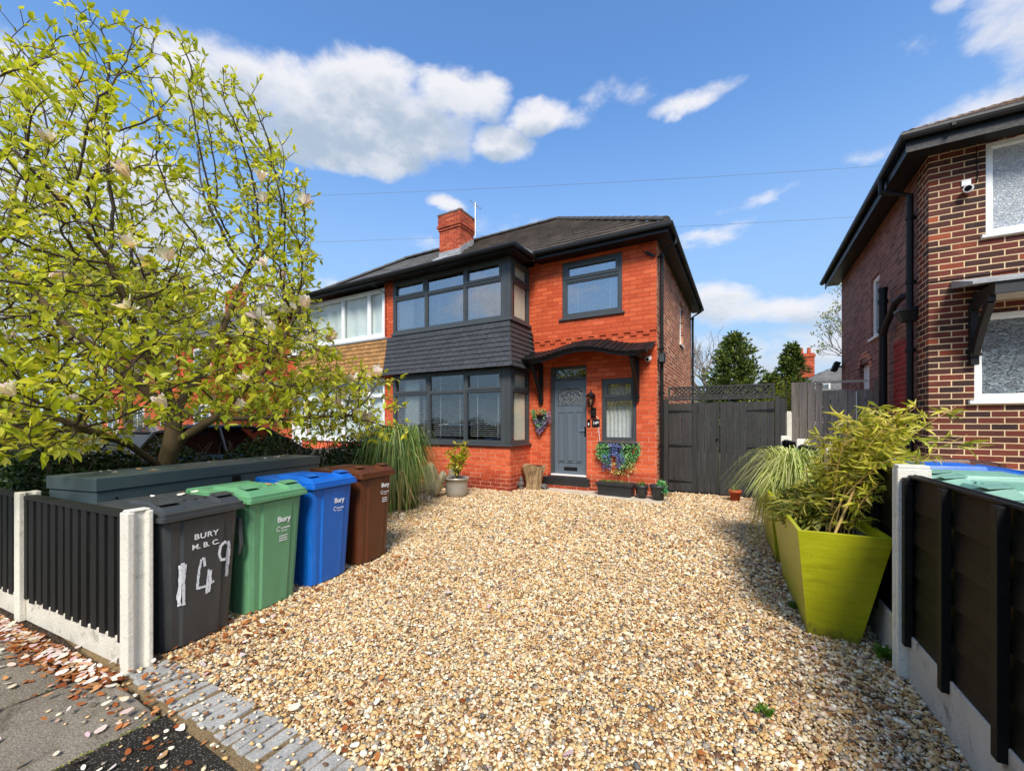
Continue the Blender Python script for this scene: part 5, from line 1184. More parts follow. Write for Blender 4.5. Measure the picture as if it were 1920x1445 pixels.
mb = MB(); mb.lathe([(.012, .27), (.012, .33), (.026, .36), (.028, .39), (.012, .42)], (lx, ly, 0), 14); mb.build('bulb', M['bulb'], o, local=True, smooth=True)
mb = MB(); mb.tube([(.05, -.012, .03), (.10, -.008, -.02), (.115, -.006, -.10), (.11, -.006, -.30), (.135, -.006, -.52), (.19, -.006, -.56)], .006, 6); mb.build('cable', M['cable_white'], o, local=True)
o = thing('number_plate', 'square black house number plate reading 149 beside the door', 'sign', (-2.815, 8.70, 1.50))
mb = MB(); mb.box(-.085, .085, -.014, -.002, -.085, .085); mb.build('plate', M['black_plastic'], o, local=True, bevel=.012)
text_mesh('149', .095, Matrix.Translation((0, -.0155, 0)) @ Matrix.Rotation(R(90), 4, 'X'), M['white_print'], o, 'digits', .001, .9)
o = thing('door_bell', 'narrow black video door bell between the door and the number plate', 'door bell', (-2.975, 8.70, 1.50))
mb = MB(); mb.box(-.035, .035, -.022, -.002, -.085, .085); mb.build('housing', M['black_plastic'], o, local=True, bevel=.012); mb = MB(); mb.lathe([(.014, -.026), (.014, -.022)], (0, 0, .045), 14, 'y'); mb.build('lens', M['lens'], o, local=True); mb = MB(); mb.box(-.012, .012, -.026, -.022, -.05, .005); mb.build('button', M['cam_white'], o, local=True, bevel=.002)
# artificial flowers on the wall
def trail(o, name, mat, x0, x1, zt, zb, n, lng, shape):
    P_ = []; D_ = []
    for _ in range(n):
        u = rnd.random(); x = x0+(x1-x0)*u; zbot = zb+(zt-zb)*shape(u)
        z = zt-(zt-zbot)*rnd.random()**.8; y = -.06-.07*rnd.random()-.04*(z > zt-.1)
        P_.append((x+rnd.gauss(0, .015), y, z)); D_.append((rnd.gauss(0, .7), rnd.gauss(-.4, .5), rnd.gauss(-.35, .6)))
    return foliage(name, o, P_, D_, rng.uniform(lng*.6, lng*1.2, n), rng.uniform(.006, .012, n) if mat is not M['fake_green'] else rng.uniform(.008, .015, n), mat, curl=.2)
o = thing('wall_flowers', 'bushy green and lavender artificial flowers hung left of the door', 'flowers', (-4.10, 8.70, 1.25))
mb = MB(); mb.lathe([(.05, .30), (.10, .40), (.11, .44)], (0, -.1, 0), 14); mb.build('wall_basket', M['black_plastic'], o, local=True)
trail(o, 'leaf', M['fake_green'], -.20, .14, .56, .16, 420, .07, lambda u: .75*abs(2*u-1)**2)
trail(o, 'flower', M['lavender'], -.14, .10, .36, .0, 330, .055, lambda u: .6*abs(2*u-1)**2); trail(o, 'flower', M['lavender'], .10, .25, .52, .18, 160, .055, lambda u: .5*u)
o = thing('wall_flowers', 'wide hanging blue and green artificial flowers under the hall window', 'flowers', (-2.33, 8.70, .40))
mb = MB(); mb.box(-.33, .33, -.09, -.002, .56, .60); mb.build('shelf', M['black_plastic'], o, local=True)
sh = lambda u: .15+.75*max(0, 1-abs(u-.36)/.16)*.8+(.45 if u > .9 else 0)
trail(o, 'leaf', M['fake_green'], -.42, -.15, .68, .10, 330, .075, lambda u: .1+.5*(1-u)); trail(o, 'leaf', M['fake_green'], .08, .47, .68, .05, 420, .075, lambda u: .15+.6*u**2)
trail(o, 'flower', M['bluebell'], -.16, .14, .68, .38, 330, .055, lambda u: .1); trail(o, 'flower', M['bluebell'], -.30, -.12, .45, .05, 190, .055, lambda u: .2); trail(o, 'flower', M['bluebell'], .0, .16, .45, .10, 170, .055, lambda u: .2)
trail(o, 'leaf', M['variegated'], -.1, .4, .30, .0, 140, .06, lambda u: .5*abs(u-.4))

# ================================================================== reeds, bamboo, grass
o = thing('reed_clump', 'tall arching green reed clump between the brown bin and the stones', 'grass', (-5.35, 5.25, 0))
n = 1500; r_ = np.abs(rng.normal(0, .20, n)); a_ = rng.uniform(0, 6.28, n)
P_ = np.stack([r_*np.cos(a_), r_*np.sin(a_), np.zeros(n)], 1); az = a_+rng.normal(0, .5, n)
V1 = blades(P_, az, rng.uniform(.95, 1.5, n), rng.uniform(.25, .72, n), rng.uniform(.006, .011, n), 1.35, 9)
npmesh('blade', *V1, M['reed'], o, local=True)
n = 160; r_ = np.abs(rng.normal(0, .3, n)); a_ = rng.uniform(0, 6.28, n)
npmesh('dry_blade', *blades(np.stack([r_*np.cos(a_), r_*np.sin(a_), np.zeros(n)], 1), a_, rng.uniform(.25, .8, n), rng.uniform(.3, .8, n), rng.uniform(.004, .008, n), 1.3, 8), M['reed_dry'], o, local=True)
o = thing('ornamental_grass', 'pale striped arching grass spilling over the far lime planter', 'grass', (.50, 5.70, .64))
n = 620; r_ = np.abs(rng.normal(0, .14, n)); a_ = rng.uniform(0, 6.28, n)
P_ = np.stack([r_*np.cos(a_)*.7, r_*np.sin(a_)*1.6, np.zeros(n)], 1)
npmesh('blade', *blades(P_, a_+rng.normal(0, .5, n), rng.uniform(.25, .60, n), rng.uniform(.25, .75, n), rng.uniform(.004, .008, n), 1.5, 9), M['variegated'], o, local=True)
n = 90; az = rng.normal(2.9, .5, n)
V, F = blades(np.stack([np.full(n, -.22), rng.uniform(-.5, .35, n), np.zeros(n)], 1), az, rng.uniform(.18, .4, n), rng.uniform(.12, .34, n), rng.uniform(.003, .006, n), 1.5, 12)
zc = V[:, 2].copy(); tpos = (np.arange(len(V)) % 24)//2/11.0; V[:, 2] -= np.maximum(0, tpos-.45)*rng.uniform(.5, 1.6, n).repeat(24); V[:, 2] = np.maximum(V[:, 2], -.6)
npmesh('drooping_blade', V, F, M['variegated'], o, local=True)
def bamboo(o, culms, mat, per, ll, lean):
    mb = MB(); P_ = []; D_ = []
    for (x, y, h) in culms:
        lx_, ly_ = rnd.gauss(lean[0], .16), rnd.gauss(lean[1], .16)
        pts = [Vector((x+lx_*h*t_**1.8, y+ly_*h*t_**1.8, h*t_*(1-.12*t_))) for t_ in [i/7 for i in range(8)]]
        mb.tube(pts, [.006*(1-.75*i/7) for i in range(8)], 5)
        for k in range(per):
            t_ = rnd.uniform(.22, 1)**.8; i = min(6, int(t_*7)); p = pts[i].lerp(pts[i+1], t_*7-i)
            a = rnd.uniform(0, 6.28); bl = rnd.uniform(.04, .20)*(1.15-t_*.6); dv = Vector((math.cos(a), math.sin(a), rnd.uniform(.0, .6))).normalized(); e = p+dv*bl
            mb.tube([p, e], .0016, 3, False)
            for _ in range(5):
                P_.append(p.lerp(e, rnd.uniform(.5, 1))); D_.append(dv*.7+Vector((rnd.gauss(0, .6), rnd.gauss(0, .6), rnd.gauss(-.25, .4))))
    mb.build('culm', M['cane'], o, local=True)
    return foliage('foliage', o, P_, D_, rng.uniform(ll*.6, ll*1.25, len(P_)), rng.uniform(.006, .011, len(P_)), mat, curl=.25)
o = thing('bamboo_plant', 'yellow green bamboo leaning over the fence from the near lime planter', 'bamboo', (.665, 4.15, .62))
bamboo(o, [(rnd.gauss(0, .07), rnd.gauss(.0, .22), rnd.uniform(.5, 1.14)) for _ in range(42)], M['bamboo_leaf'], 19, .10, (.30, -.08))
o = thing('bamboo_plant', 'low dark leaved bamboo filling the front of the near lime planter', 'bamboo', (.52, 3.85, .62))
bamboo(o, [(rnd.gauss(-.06, .07), rnd.uniform(.05, .85), rnd.uniform(.14, .36)) for _ in range(44)], M['bamboo_low'], 14, .10, (.05, -.05))
o = thing('garden_cane', 'bare bamboo cane stuck slanting into the near lime planter', 'cane', (.50, 3.50, .62))
mb = MB(); pts = [Vector((0, 0, .02)).lerp(Vector((.20, .30, .42)), i/6) for i in range(7)]; mb.tube(pts, [.0085, .0095, .0085, .009, .008, .0085, .007], 8); mb.build('cane', M['cane'], o, local=True)
# weeds
WG = 'weeds in the gravel'
def weed(loc, s_, label, n=46):
    o = thing('weed', label, 'weed', loc, 0, WG); a_ = rng.uniform(0, 6.28, n); r_ = rng.uniform(0, .6, n)*s_*.5
    foliage('leaf', o, np.stack([r_*np.cos(a_), r_*np.sin(a_), np.full(n, .015)+rng.uniform(0, .03, n)], 1), np.stack([np.cos(a_), np.sin(a_), rng.uniform(.3, 1.1, n)], 1), rng.uniform(.35, .7, n)*s_, rng.uniform(.08, .14, n)*s_, M['weed'])
    mb = MB(); mb.tube([(0, 0, -.01), (0, 0, .025)], .004, 5); mb.build('stem', M['twig'], o, local=True)
weed((.085, 2.43, .01), .075, 'leafy weed alone in the open gravel near the camera', 40)
weed((.79, 3.40, .01), .11, 'largest leafy weed, between the near planter and the white post', 110)
weed((.36, 3.95, .01), .085, 'leafy weed at the left foot of the near lime planter', 60)

# ================================================================== trees
def colonise(base, trunk, attr, step=.10, infl=.75, kill=.17, iters=150, jitter=.06):
    """space colonisation: nodes with parents, grown from the trunk polylines to the attractor points"""
    pos = []; par = []
    for pl in trunk:
        start = None
        if pos:
            k = min(range(len(pos)), key=lambda i: (Vector(pos[i])-Vector(pl[0])).length); start = k
        prev = start if start is not None else -1
        for i in range(len(pl)-1 if True else 0):
            a, c = Vector(pl[i]), Vector(pl[i+1]); m_ = max(1, int((c-a).length/step))
            for j in range(m_):
                if prev == -1 and j == 0 and i == 0: pos.append(tuple(a)); par.append(-1); prev = 0
                pos.append(tuple(a.lerp(c, (j+1)/m_))); par.append(prev); prev = len(pos)-1
    A = np.array(attr); alive = np.ones(len(A), bool)
    for it in range(iters):
        if not alive.any(): break
        kd = kdtree.KDTree(len(pos))
        for i, p in enumerate(pos): kd.insert(p, i)
        kd.balance(); acc = {}
        for ai in np.nonzero(alive)[0]:
            co, i, d = kd.find(A[ai])
            if d < kill: alive[ai] = False; continue
            if d < infl: acc.setdefault(i, []).append((Vector(A[ai])-co)/d)
        if not acc: infl *= 1.3; 
        if infl > 3: break
        for i, vs in acc.items():
            v = sum(vs, Vector())/len(vs)+Vector((rnd.gauss(0, jitter), rnd.gauss(0, jitter), rnd.gauss(.06, jitter)))
            if v.length < 1e-3: continue
            pos.append(tuple(Vector(pos[i])+v.normalized()*step)); par.append(i)
    return pos, par
def tree_mesh(pos, par, r_tip, power, r_max, mats, o, thick=.022):
    n = len(pos); kids = [[] for _ in range(n)]
    for i, p in enumerate(par):
        if p >= 0: kids[p].append(i)
    rad = [0.]*n
    for i in range(n-1, -1, -1):
        rad[i] = min(r_max, (sum(rad[k]**power for k in kids[i]))**(1/power)) if kids[i] else r_tip
    mbs = (MB(), MB())
    def walk(start, parent):
        chain = [] if parent < 0 else [parent]; i = start
        while True:
            chain.append(i)
            if not kids[i]: break
            ks = sorted(kids[i], key=lambda k: -rad[k])
            for k in ks[1:]: stack.append((k, i))
            i = ks[0]
        pts = [pos[c] for c in chain]; rs = [rad[c] for c in chain]
        if parent >= 0: rs[0] = rs[1]
        # split the chain at the thickness where limbs become twigs
        cut = next((j for j, r_ in enumerate(rs) if r_ < thick), len(rs))
        if cut > 1: mbs[0].tube(pts[:cut+1], rs[:cut+1], 9 if rs[0] > .04 else 6)
        if cut < len(rs)-1: mbs[1].tube(pts[max(0, cut-1) if cut > 1 else 0:], rs[max(0, cut-1) if cut > 1 else 0:], 4, False)
    stack = [(0, -1)]
    while stack: walk(*stack.pop())
    mbs[0].build('trunk', mats[0], o, smooth=True); mbs[1].build('twig', mats[1], o, smooth=True)
    return kids, rad
o = thing('magnolia_tree', 'spreading magnolia with yellow green leaves and white pink blossoms', 'tree', (-5.45, 1.95, 0))
def crown_pts(n):
    out = []
    while len(out) < n:
        x, y, z = rnd.uniform(-8.2, -3.0), rnd.uniform(-.5, 4.4), rnd.uniform(1.12, 5.75)
        cx_, cy_ = -5.5, 2.05
        zz = max(0, z-1.9)/3.75
        rr = 2.15*math.sqrt(max(0, 1-zz**1.5)); 
        if z < 1.5: rr *= .82+.18*(z-1.12)/.38
        d = math.hypot((x-cx_)/1.0, (y-cy_)/1.0)
        if d > rr: continue
        if d < rr*.45 and rnd.random() < .6: continue
        fd = -x*.4924+y*.8704; px_ = 960+769*(x*.8704+y*.4924)/max(.5, fd)
        if z < (1.24 if px_ < 170 else 1.44): continue
        if px_ > (690 if z < 2.0 else 640 if z < 2.5 else 590) and y < 6: continue
        if z < 1.85 and math.hypot(x+5.35, y-2.0) < .85: continue
        # gaps between the rising limbs
        g_ = math.sin(x*2.1+1.3)*math.sin(y*2.4+.4)*math.sin(z*1.7+2.)
        if g_ > .30 and z > 2.0: continue
        if z > 3.2 and px_ > 260 and rnd.random() < .2*(z-3.2)+.05: continue
        out.append((x, y, z))
    return out
trunk = [[(-5.45, 1.95, -.05), (-5.50, 1.98, .55), (-5.42, 2.0, 1.0), (-5.30, 2.02, 1.28), (-5.33, 2.05, 1.6), (-5.6, 2.0, 2.3), (-5.9, 2.0, 3.1)],
         [(-5.30, 2.02, 1.28), (-5.05, 2.3, 1.55), (-4.7, 2.65, 2.1), (-4.45, 2.9, 2.8)],
         [(-5.33, 2.05, 1.6), (-5.15, 1.75, 2.2), (-4.95, 1.4, 3.0)],
         [(-5.33, 2.05, 1.6), (-5.45, 2.45, 2.3), (-5.3, 2.8, 3.4)],
         [(-5.33, 2.05, 1.6), (-5.6, 1.75, 2.0), (-5.9, 1.35, 2.5), (-6.1, .95, 3.1)],
         [(-5.42, 2.0, 1.0), (-5.1, 1.6, 1.3), (-4.7, 1.1, 1.5)],
         [(-5.05, 2.3, 1.55), (-4.8, 2.9, 1.55), (-4.3, 3.5, 1.6)]]
low_pts = [(rnd.uniform(-6.9, -4.6), rnd.uniform(.1, 1.5), rnd.uniform(1.22, 2.1)) for _ in range(700)]+[(rnd.uniform(-5.1, -3.9), rnd.uniform(2.9, 4.1), rnd.uniform(1.25, 2.2)) for _ in range(560)]
pos, par = colonise(None, trunk, crown_pts(6600)+low_pts, .075, .8, .118, 150)
kids, rad = tree_mesh(pos, par, .0034, 2.3, .115, (M['bark'], M['twig']), o)
P_ = []; D_ = []; L_ = []; blossoms = []
for i, p in enumerate(pos):
    if rad[i] > .0075 or p[2] < .9: continue
    pv = Vector(p); d = (pv-Vector(pos[par[i]])).normalized() if par[i] >= 0 else Vector((0, 0, 1))
    tip = not kids[i]
    k = rnd.choice((5, 6, 7)) if tip else rnd.choice((0, 1, 2, 3))
    sc = 1.0 if p[2] > 2.2 else (1.3 if p[1] < 1.4 else 1.1)
    if p[2] > 4.3: sc = .85
    for _ in range(k):
        a = Vector((rnd.gauss(0, 1), rnd.gauss(0, 1), rnd.gauss(.15, .8))).normalized()
        P_.append(tuple(pv+Vector((rnd.gauss(0, .006), rnd.gauss(0, .006), rnd.gauss(0, .006))))); D_.append(tuple(d*.75+a*.8+Vector((0, 0, .12)))); L_.append(rnd.triangular(.035, .115, .068)*sc)
    if tip and rnd.random() < (.075 if 1.4 < p[2] < 3.8 else .02): blossoms.append((pv, d))
tw = MB()
for i, p in enumerate(pos):
    if rad[i] > .016 or p[2] < 1.2 or not kids[i] or rnd.random() > .46: continue
    pv = Vector(p); d = (pv-Vector(pos[par[i]])).normalized() if par[i] >= 0 else Vector((0, 0, 1))
    a = Vector((rnd.gauss(0, 1), rnd.gauss(0, 1), rnd.gauss(.35, .6))).normalized(); v = (d*.6+a).normalized(); l = rnd.uniform(.07, .20); e = pv+v*l+Vector((0, 0, .02))
    tw.tube([pv, pv.lerp(e, .5)+Vector((rnd.gauss(0, .006), rnd.gauss(0, .006), -.004)), e], [.0042, .0034, .0028], 3, False)
    if rnd.random() < .05 and 1.3 < p[2] < 3.9: blossoms.append((e, v)); continue
    for _ in range(rnd.choice((4, 5, 6))):
        q = Vector((rnd.gauss(0, 1), rnd.gauss(0, 1), rnd.gauss(.2, .8))).normalized(); P_.append(tuple(e-v*l*rnd.choice((0, 0, 0, .3, .6)))); D_.append(tuple(v*.8+q*.8+Vector((0, 0, .1)))); L_.append(rnd.triangular(.03, .105, .06))
tw.build('twig', M['twig'], o)
print('TREE', len(pos), len(P_), len(blossoms))
V, F = leaves(np.array(P_), np.array(D_), np.array(L_), np.array(L_)*rng.uniform(.17, .24, len(L_)), curl=.18, upbias=.55)
npmesh('crown', V, F, M['magnolia_leaf'], o)
blossoms.sort(key=lambda b_: -(b_[0]-Vector((-5.4, 2.1, b_[0].z))).length+rnd.gauss(0, .35)+(.25 if b_[0].y > 2.6 and b_[0].x < -5.6 else 0))
def blossom_mesh(opn, seed):
    r_ = random.Random(seed); mb = MB(); n = 8
    for k in range(n):
        a = k*2*math.pi/n+r_.uniform(-.2, .2); out = opn*r_.uniform(.6, 1.3); l = r_.uniform(.075, .105); wv = r_.uniform(.017, .024)
        ca, sa = math.cos(a), math.sin(a); vs = []
        for t_ in (0, .3, .6, .85, 1):
            r1 = .008+l*(out*t_**1.2*(1.1-.25*t_)); z = l*t_*(1-.35*out*t_); w2 = wv*math.sin(math.pi*min(1, .12+t_*.80))*1.1
            for q in (-1, 0, 1): vs.append((ca*(r1+(.006 if q else 0))-sa*q*w2, sa*(r1+(.006 if q else 0))+ca*q*w2, z))
        mb.add(vs, [(i*3+j, i*3+j+1, i*3+j+4, i*3+j+3) for i in range(4) for j in (0, 1)])
    return mb
protos = []
for k, opn in enumerate((.25, .45, .8, 1.05)):
    f_ = blossom_mesh(opn, k).build('blossom', M['petal'], o, local=True, smooth=True); protos.append(f_)
A = INV[o.name]
for j, (p, d) in enumerate(blossoms[:98]):
    f_ = protos[j] if j < 4 else protos[j % 4].copy()
    if j >= 4: COL.objects.link(f_); f_.parent = o
    f_.location = A @ p; q = (d*.5+Vector((rnd.gauss(0, .25), rnd.gauss(0, .25), .9))).normalized()
    f_.rotation_euler = q.to_track_quat('Z', 'Y').to_euler(); s_ = rnd.uniform(.75, 1.15)*(1.35 if p.y > 2.2 else 1); f_.scale = (s_, s_, s_)
# hedge under the magnolia
def hedge(label, x0, x1, y0, y1, h, n, cat='hedge'):
    o = thing('hedge', label, cat, ((x0+x1)/2, (y0+y1)/2, 0)); P_ = []; D_ = []; mb = MB()
    for _ in range(40):
        x, y = rnd.uniform(x0+.1, x1-.1), rnd.uniform(y0+.1, y1-.1); pts = [(x+rnd.gauss(0, .1)*t_, y+rnd.gauss(0, .1)*t_, h*.95*t_) for t_ in (0, .3, .6, 1)]; mb.tube(pts, [.014, .011, .008, .004], 5)
    mb.build('stem', M['twig'], o)
    for _ in range(n):
        x, y, z = rnd.uniform(x0, x1), rnd.uniform(y0, y1), h*(1-abs(rnd.gauss(0, .35)))
        hh = .82+.2*math.sin(x*3.1)*math.cos(y*4)
        P_.append((x, y, max(.05, z*hh))); D_.append((rnd.gauss(0, 1), rnd.gauss(-.2, 1), rnd.gauss(.3, .7)))
    V, F = leaves(np.array(P_), np.array(D_), rng.uniform(.035, .07, n), rng.uniform(.011, .018, n)); npmesh('foliage', V, F, M['hedge_leaf'], o); return o
hedge('dark green hedge between the black front fence and the storage box', -8.4, -4.95, 1.25, 2.0, 1.22, 15000)
hedge('dark green hedge behind the storage box along the neighbouring drive', -6.6, -5.35, 2.3, 5.2, 1.32, 14000)
hedge('tall dark evergreen hedge at far left beyond the black front fence', -13.5, -8.6, .9, 1.9, 1.75, 16000)
# pale timber fence glimpsed behind the magnolia
o = thing('picket_fence', 'low pale vertical board fence glimpsed behind the magnolia trunk', 'fence', (-7.6, 5.2, 0))
mb = MB(); y = 4.0
while y < 7.6: mb.box(-7.62, -7.60, y, y+.085, .05, .98+rnd.uniform(-.01, .01)); y += .10
mb.build('board_panel', M['rail_timber'], o); mb = MB(); mb.box(-7.598, -7.55, 4.0, 7.6, .3, .38); mb.box(-7.598, -7.55, 4.0, 7.6, .75, .83); mb.build('rail', M['rail_timber'], o)

# ================================================================== cars
def make_car(loc, rz, paint, label):
    """local: length along +y with the tail at y=0, width along x"""
    o = thing('parked_car', label, 'car', loc, R(rz))
    L, Wd = 4.0, .86
    st = [(0.0, .70, .40, .72), (.06, .80, .28, .92), (.35, .85, .20, .98), (1.0, Wd, .18, .97), (2.0, Wd, .18, .95), (2.75, .855, .18, .93), (3.3, .83, .20, .84), (3.75, .78, .24, .72), (3.95, .66, .32, .60), (4.0, .56, .38, .54)]
    mb = MB()
    mb.loft([[(-w_*.92, y, zb), (w_*.92, y, zb), (w_, y, zb+.10), (w_*1.0, y, (zb+zt)/2+.05), (w_*.97, y, zt-.06), (w_*.88, y, zt), (-w_*.88, y, zt), (-w_*.97, y, zt-.06), (-w_*1.0, y, (zb+zt)/2+.05), (-w_, y, zb+.10)] for y, w_, zb, zt in st])
    mb.build('body', paint, o, local=True, smooth=False, bevel=.02, seg=3)
    cab = [(.10, .70, .93), (.42, .62, 1.34), (.9, .60, 1.43), (1.7, .60, 1.44), (2.2, .60, 1.38), (2.95, .72, .93)]
    mb = MB(); mb.loft([[(-w_, y, z), (w_, y, z), (w_+.10*(1.44-z)*0, y, z-.02), (w_*1.16 if z > 1 else w_*1.08, y, .90), (-w_*1.16 if z > 1 else -w_*1.08, y, .90), (-w_, y, z-.02)] for y, w_, z in cab]); mb.build('windows', M['car_glass'], o, local=True)
    mb = MB(); mb.loft([[(-.61, y, z), (.61, y, z), (.58, y, z+.025), (-.58, y, z+.025)] for y, z in ((.40, 1.335), (.9, 1.43), (1.7, 1.44), (2.15, 1.39))])
    for s_ in (-1, 1):
        mb.tube([(s_*.71, .10, .93), (s_*.625, .42, 1.34), (s_*.61, .9, 1.435), (s_*.61, 1.7, 1.445), (s_*.61, 2.2, 1.39), (s_*.74, 2.95, .93)], .035, 6); mb.tube([(s_*.61, 1.35, 1.43), (s_*.76, 1.4, .93)], .03, 6)
    mb.build('roof', paint, o, local=True)
    for y in (.72, 3.22):
        for s_ in (-1, 1):
            m_ = MB(); m_.lathe([(.20, -.09), (.30, -.09), (.315, -.06), (.315, .06), (.30, .09), (.20, .09)], (s_*.78, y, .315), 24, 'x'); wh = m_.build('wheel', M['tyre'], o, local=True)
            m_ = MB(); m_.lathe([(.02, -.092), (.19, -.088), (.20, -.07), (.20, .07), (.19, .088), (.02, .092)], (s_*.78, y, .315), 18, 'x'); m_.build('rim', M['chrome'], wh, local=True)
    for s_ in (-1, 1):
        m_ = MB(); m_.hexa([(s_*.50, -.005, .70), (s_*.79, .05, .70), (s_*.83, .20, .70), (s_*.55, .10, .70), (s_*.52, .03, .90), (s_*.77, .07, .90), (s_*.81, .26, .90), (s_*.55, .12, .90)]); m_.build('tail_light', M['tail_red'], o, local=True, bevel=.01)
        m_ = MB(); m_.cbox((s_*.60, 3.88, .62), (.26, .18, .12)); m_.build('headlight', M['chrome'], o, local=True, bevel=.02)
        m_ = MB(); m_.cbox((s_*.93, 2.55, .98), (.16, .10, .11)); m_.build('mirror', paint, o, local=True, bevel=.02)
    m_ = MB(); m_.cbox((0, -.012, .62), (.52, .02, .11)); m_.build('plate', M['cam_white'], o, local=True)
    return o
make_car((-8.55, 2.35, 0), 2, M['car_black'], 'black parked car with a red tail light half hidden behind the magnolia')
make_car((2.4, -3.6, -.10), 90, M['car_white'], 'white car parked on the road across from the drive')

# ================================================================== background houses and trees
def far_house(loc, rz, wd, dp, eave, ridge, wallm, roofm, label, name='far_house', chim=(0.3,), hip=True, wins=True):
    o = thing(name, label, 'house', loc, R(rz))
    mb = MB(); mb.box(-wd/2, wd/2, -dp/2, dp/2, 0, eave); mb.build('wall', wallm, o, local=True)
    mb = MB(); e = .3; i = dp/2 if hip else 0
    mb.T = None
    q = [(-wd/2-e, -dp/2-e, eave), (wd/2+e, -dp/2-e, eave), (wd/2+e, dp/2+e, eave), (-wd/2-e, dp/2+e, eave)]; r0, r1 = (-wd/2-e+i, 0, ridge), (wd/2+e-i, 0, ridge)
    tiled_slope(mb, q[0], q[1], r0, r1, 12); tiled_slope(mb, q[2], q[3], r1, r0, 12)
    if hip: tiled_slope(mb, q[1], q[2], r1, (r1[0], r1[1]+.01, r1[2]), 12); tiled_slope(mb, q[3], q[0], (r0[0], r0[1]+.01, r0[2]), r0, 12)
    mb.box(-wd/2-e, wd/2+e, -dp/2-e, dp/2+e, eave-.16, eave-.02)
    rf = mb.build('roof', roofm, o, local=True)
    for c in chim:
        m_ = MB(); x = (c-.5)*wd; m_.box(x-.45, x+.45, -.35, .35, ridge-1.2, ridge+1.0); m_.box(x-.5, x+.5, -.4, .4, ridge+.75, ridge+.9); m_.build('chimney', M['chimney_brick'], rf, local=True)
        m_ = MB()
        for k in (-.22, .22): m_.lathe([(.13, ridge+1.0), (.10, ridge+1.35), (.12, ridge+1.4)], (x+k, 0, 0), 12)
        m_.build('chimney_pot', M['terracotta'], rf, local=True)
    if wins:
        for sy in (-1, 1):
            TT = frame_T((0, sy*dp/2, 0), (-sy, 0, 0), (0, sy, 0))
            k = max(2, int(wd/3))
            for z0, z1 in ((1.0, 2.3), (3.5, 4.7)):
                for j in range(k):
                    c = -wd/2+wd*(j+.5)/k; f_ = MB(TT); f_.box(c-.7, c+.7, -.02, .05, z0, z1); fo = f_.build('window', M['white_upvc'], o, local=True)
                    g_ = MB(TT); g_.box(c-.62, c-.05, .051, .055, z0+.08, z1-.08); g_.box(c+.05, c+.62, .051, .055, z0+.08, z1-.08); g_.build('pane', M['obscured_dark'], fo, local=True)
    return o
far_house((6.2, 34.5, -.8), 8, 9.0, 7.5, 4.2, 6.0, M['pale_render'], M['roof_slate_old'], 'distant house with a grey roof and red chimney beyond the right conifer', chim=(.21,))
far_house((-5.6, 31, -1.0), 0, 8.5, 7.5, 3.7, 5.9, M['side_brick'], M['roof_tile'], 'distant brown roof behind the left conifer', chim=())
far_house((-8, -22, 0), 180, 14, 7.5, 5.2, 7.9, M['rh_side'], M['roof_slate_old'], 'brown brick pair of houses across the road with a central chimney', 'opposite_house', (.5,))
far_house((9, -22, 0), 180, 14, 7.5, 5.2, 7.9, M['side_brick'], M['roof_tile'], 'orange brick pair of houses across the road with two chimneys', 'opposite_house', (.15, .85))
far_house((-25, 12.5, 0), 0, 13, 7.5, 5.2, 7.9, M['red_brick'], M['roof_slate_old'], 'red brick pair of houses further along the row at far left', 'row_house', (.5,))
def conifer(loc, h, r0, label, seed, gaps=.0):
    o = thing('conifer', label, 'tree', loc, 0, 'conifers behind the gate'); r_ = random.Random(seed); mb = MB(); mb.tube([(0, 0, 0), (.05, 0, h*.5), (0, 0, h*.97)], [.16, .10, .015], 7); mb.build('trunk', M['twig'], o, local=True)
    P_ = []; D_ = []; L_ = []; mb = MB()
    nb = 200
    for k in range(nb):
        t_ = (k/nb)**.85; z = h*(.05+.93*t_); a = k*2.399+r_.gauss(0, .3); ln_ = r0*(1-t_)**.62*r_.uniform(.6, 1.12)*min(1, .55+t_*3)+.12
        if r_.random() < gaps: continue
        e = Vector((math.cos(a)*ln_, math.sin(a)*ln_, z+ln_*.22)); s0 = Vector((0, 0, z)); mb.tube([s0, s0.lerp(e, .6)+Vector((0, 0, -.04)), e], [.022, .013, .005], 4, False)
        m_ = int(14+52*ln_)
        for _ in range(m_):
            q = r_.uniform(.15, 1.03)**.7; p = s0.lerp(e, q)+Vector((r_.gauss(0, .10*ln_+.03), r_.gauss(0, .10*ln_+.03), r_.gauss(-.02, .07))); P_.append(tuple(p)); D_.append(((e.x/ln_)*.8+r_.gauss(0, .55), (e.y/ln_)*.8+r_.gauss(0, .55), r_.gauss(.35, .5))); L_.append(r_.uniform(.10, .26))
    mb.build('branch', M['twig'], o, local=True)
    V, F = leaves(np.array(P_), np.array(D_), np.array(L_), np.array(L_)*.20); npmesh('crown', V, F, M['conifer'], o, local=True); return o
conifer((-.45, 24.5, -.6), 6.9, 2.15, 'broad dark green conifer rising behind the left half of the gate', 4)
conifer((2.05, 24.5, -.6), 6.1, 1.15, 'narrow ragged conifer standing beside the red chimney', 8, .22)
conifer((1.15, 24.0, -.6), 4.6, .95, 'small dark conifer tucked between the two taller ones', 12, .1)
